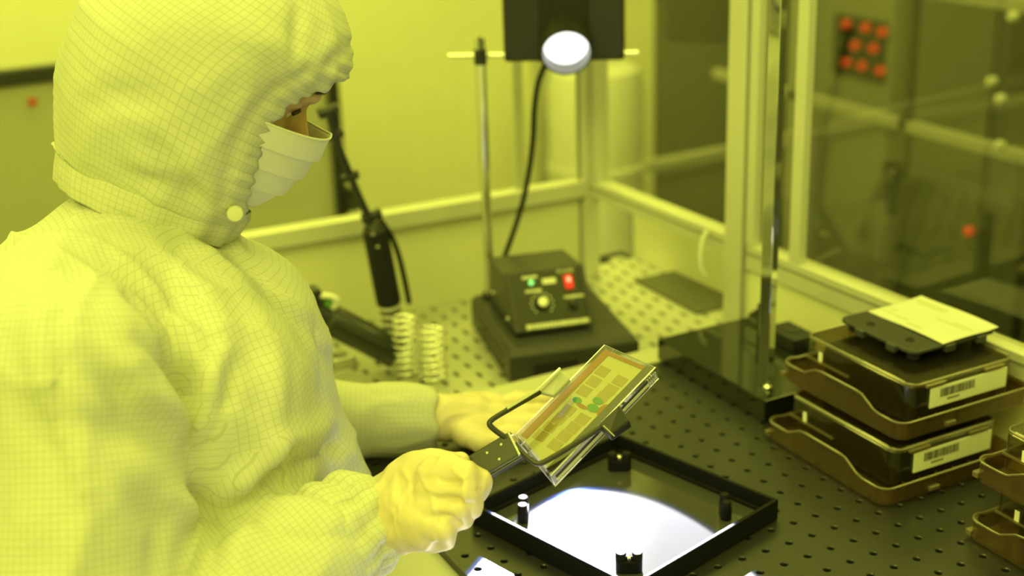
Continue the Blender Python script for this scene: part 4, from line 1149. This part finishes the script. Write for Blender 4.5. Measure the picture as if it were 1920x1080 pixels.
t = thing('articulated_arm', 'black jointed arm with lever rising from a banded collar on the deck', 'arm', (-0.15, 0.40, -0.05))
YA = 0.395
g1 = lambda x, y: gy(x, y, YA)
MB().lathe(V((g1(738, 640).x, YA, -.0495)), (0, 0, 1), [(0, .026), (.004, .026), (.006, .018), (.012, .014)], 24).build('foot', M_black, t, smooth=True)
MB().cyl(V((g1(738, 640).x, YA, -.040)), g1(735, 612), .013, .0125).build('lower_sleeve', M_black, t, smooth=True)
a, b_ = g1(740, 636), g1(729, 566)
MB().cyl(a, b_, .0135, .0140).build('collar', M_black, t, smooth=True)
for k in range(5):
    p = a.lerp(b_, .1+.2*k); d = (b_-a).normalized()
    MB().lathe(p - d*.0025, d, [(0, .0146), (.0045, .0148)], 24).build('light_band', mat('pale_band', (.80, .80, .74), .35), t, smooth=True)
p0, p1 = g1(729, 566), g1(703, 432)
MB().cyl(p0, p1, .0160, .0158).build('main_body', M_blackm, t, smooth=True)
MB().lathe(p1, (p1-p0), [(0, .0158), (.006, .013), (.012, .008)], 20).build('neck', M_black, t, smooth=True)
for (x, y) in ((700, 440), (708, 462)):
    MB().lathe(gy(x, y, YA-.016), V((0, -1, 0)), [(0, .0022), (.0015, .0018)], 10).build('screw', M_chrome, t)
L1 = [g1(712, 412), g1(730, 436), g1(746, 474), g1(758, 522), g1(767, 568)]
MB().tube(smooth_pts(L1, 5), [.0050]*21, 10, flat=.7).build('lever', M_blackm, t, smooth=True)
def knuckle(x, y, r, l):
    p = g1(x, y); d = V((.85, -.35, .25)).normalized()
    MB().lathe(p - d*l, d, [(0, r*.8), (l*.2, r), (l*.8, r*.8), (l*1.2, r*.8), (l*1.8, r), (l*2, r*.7)], 16).build('joint', M_black, t, smooth=True)
knuckle(697, 405, .0075, .013); knuckle(657, 331, .0060, .011); knuckle(628, 252, .0058, .011); knuckle(616, 208, .0075, .013)
MB().tube([g1(694, 420), g1(690, 405), g1(672, 366), g1(657, 331)], .0048, 10).build('upper_rod', M_black, t, smooth=True)
MB().tube([g1(657, 331), g1(640, 290), g1(628, 252), g1(616, 208)], .0052, 10).build('upper_rod', M_black, t, smooth=True)

t = thing('black_handpiece', 'thick black tube lying tilted in a holder with a pale ring handle beside the person', 'tool', (-0.24, 0.31, -0.05))
pa, pb = gy(744, 664, .300), gy(622, 600, .335)
d = (pb-pa).normalized()
MB().lathe(pa, d, [(0, .010), (0, .0178), (.0015, .0188), ((pb-pa).length*.97, .0192), ((pb-pa).length, .0182), ((pb-pa).length+.004, .015)], 36).build('barrel', mat('barrel_black', (.018, .020, .018), .28), t, smooth=True)
MB().lathe(pb+d*.003, d, [(0, .0145), (.016, .0150), (.040, .0130), (.042, .008)], 28).build('rear_grip', M_black, t, smooth=True)
pc = pb + d*.022
MB().obox(pc - V((0, 0, .026)), V((1, 0, 0)), V((0, 1, 0)), V((0, 0, 1)), .006, .012, abs((pc.z-.026+.0495)) ).build('holder', M_black, t, bevel=.001)
pr_ = gy(610, 567, .335)
MB().tube([pr_ + (c_r*cos(2*pi*k/24)*.0125*(1.25 if k < 24 else 1) + (c_u*.8+cz*.6)*sin(2*pi*k/24)*.0100) for k in range(24)], .0036, 10, closed=True).build('ring_handle', M_white, t, smooth=True)
MB().lathe(pr_ - cz*.003, cz, [(0, .0085), (.002, .0085), (.003, .006)], 20).build('green_button', mat('olive_green', (.10, .30, .06), .4), t, smooth=True)
MB().tube([pr_ - (c_u*.8+cz*.6)*.010 , pb + d*.006 + V((0, 0, .015))], .0035, 8).build('ring_stem', M_white, t, smooth=True)
# small clear stand and clip on the deck
t = thing('small_holder', 'low pale holder block on the deck partly behind the sleeve', 'holder', (-0.245, 0.385, -0.05))
c_ = gz(638, 672, -.04)
MB().box((c_.x-.016, c_.y-.016, -.0497), (c_.x+.016, c_.y+.016, -.034)).build('block', M_deck, t, bevel=.002)
MB().lathe(V((c_.x-.002, c_.y-.004, -.034)), (0, 0, 1), [(0, .009), (.003, .009), (.004, .006)], 18).build('grey_pad', mat('pad_grey', (.3, .3, .26), .5), t, smooth=True)
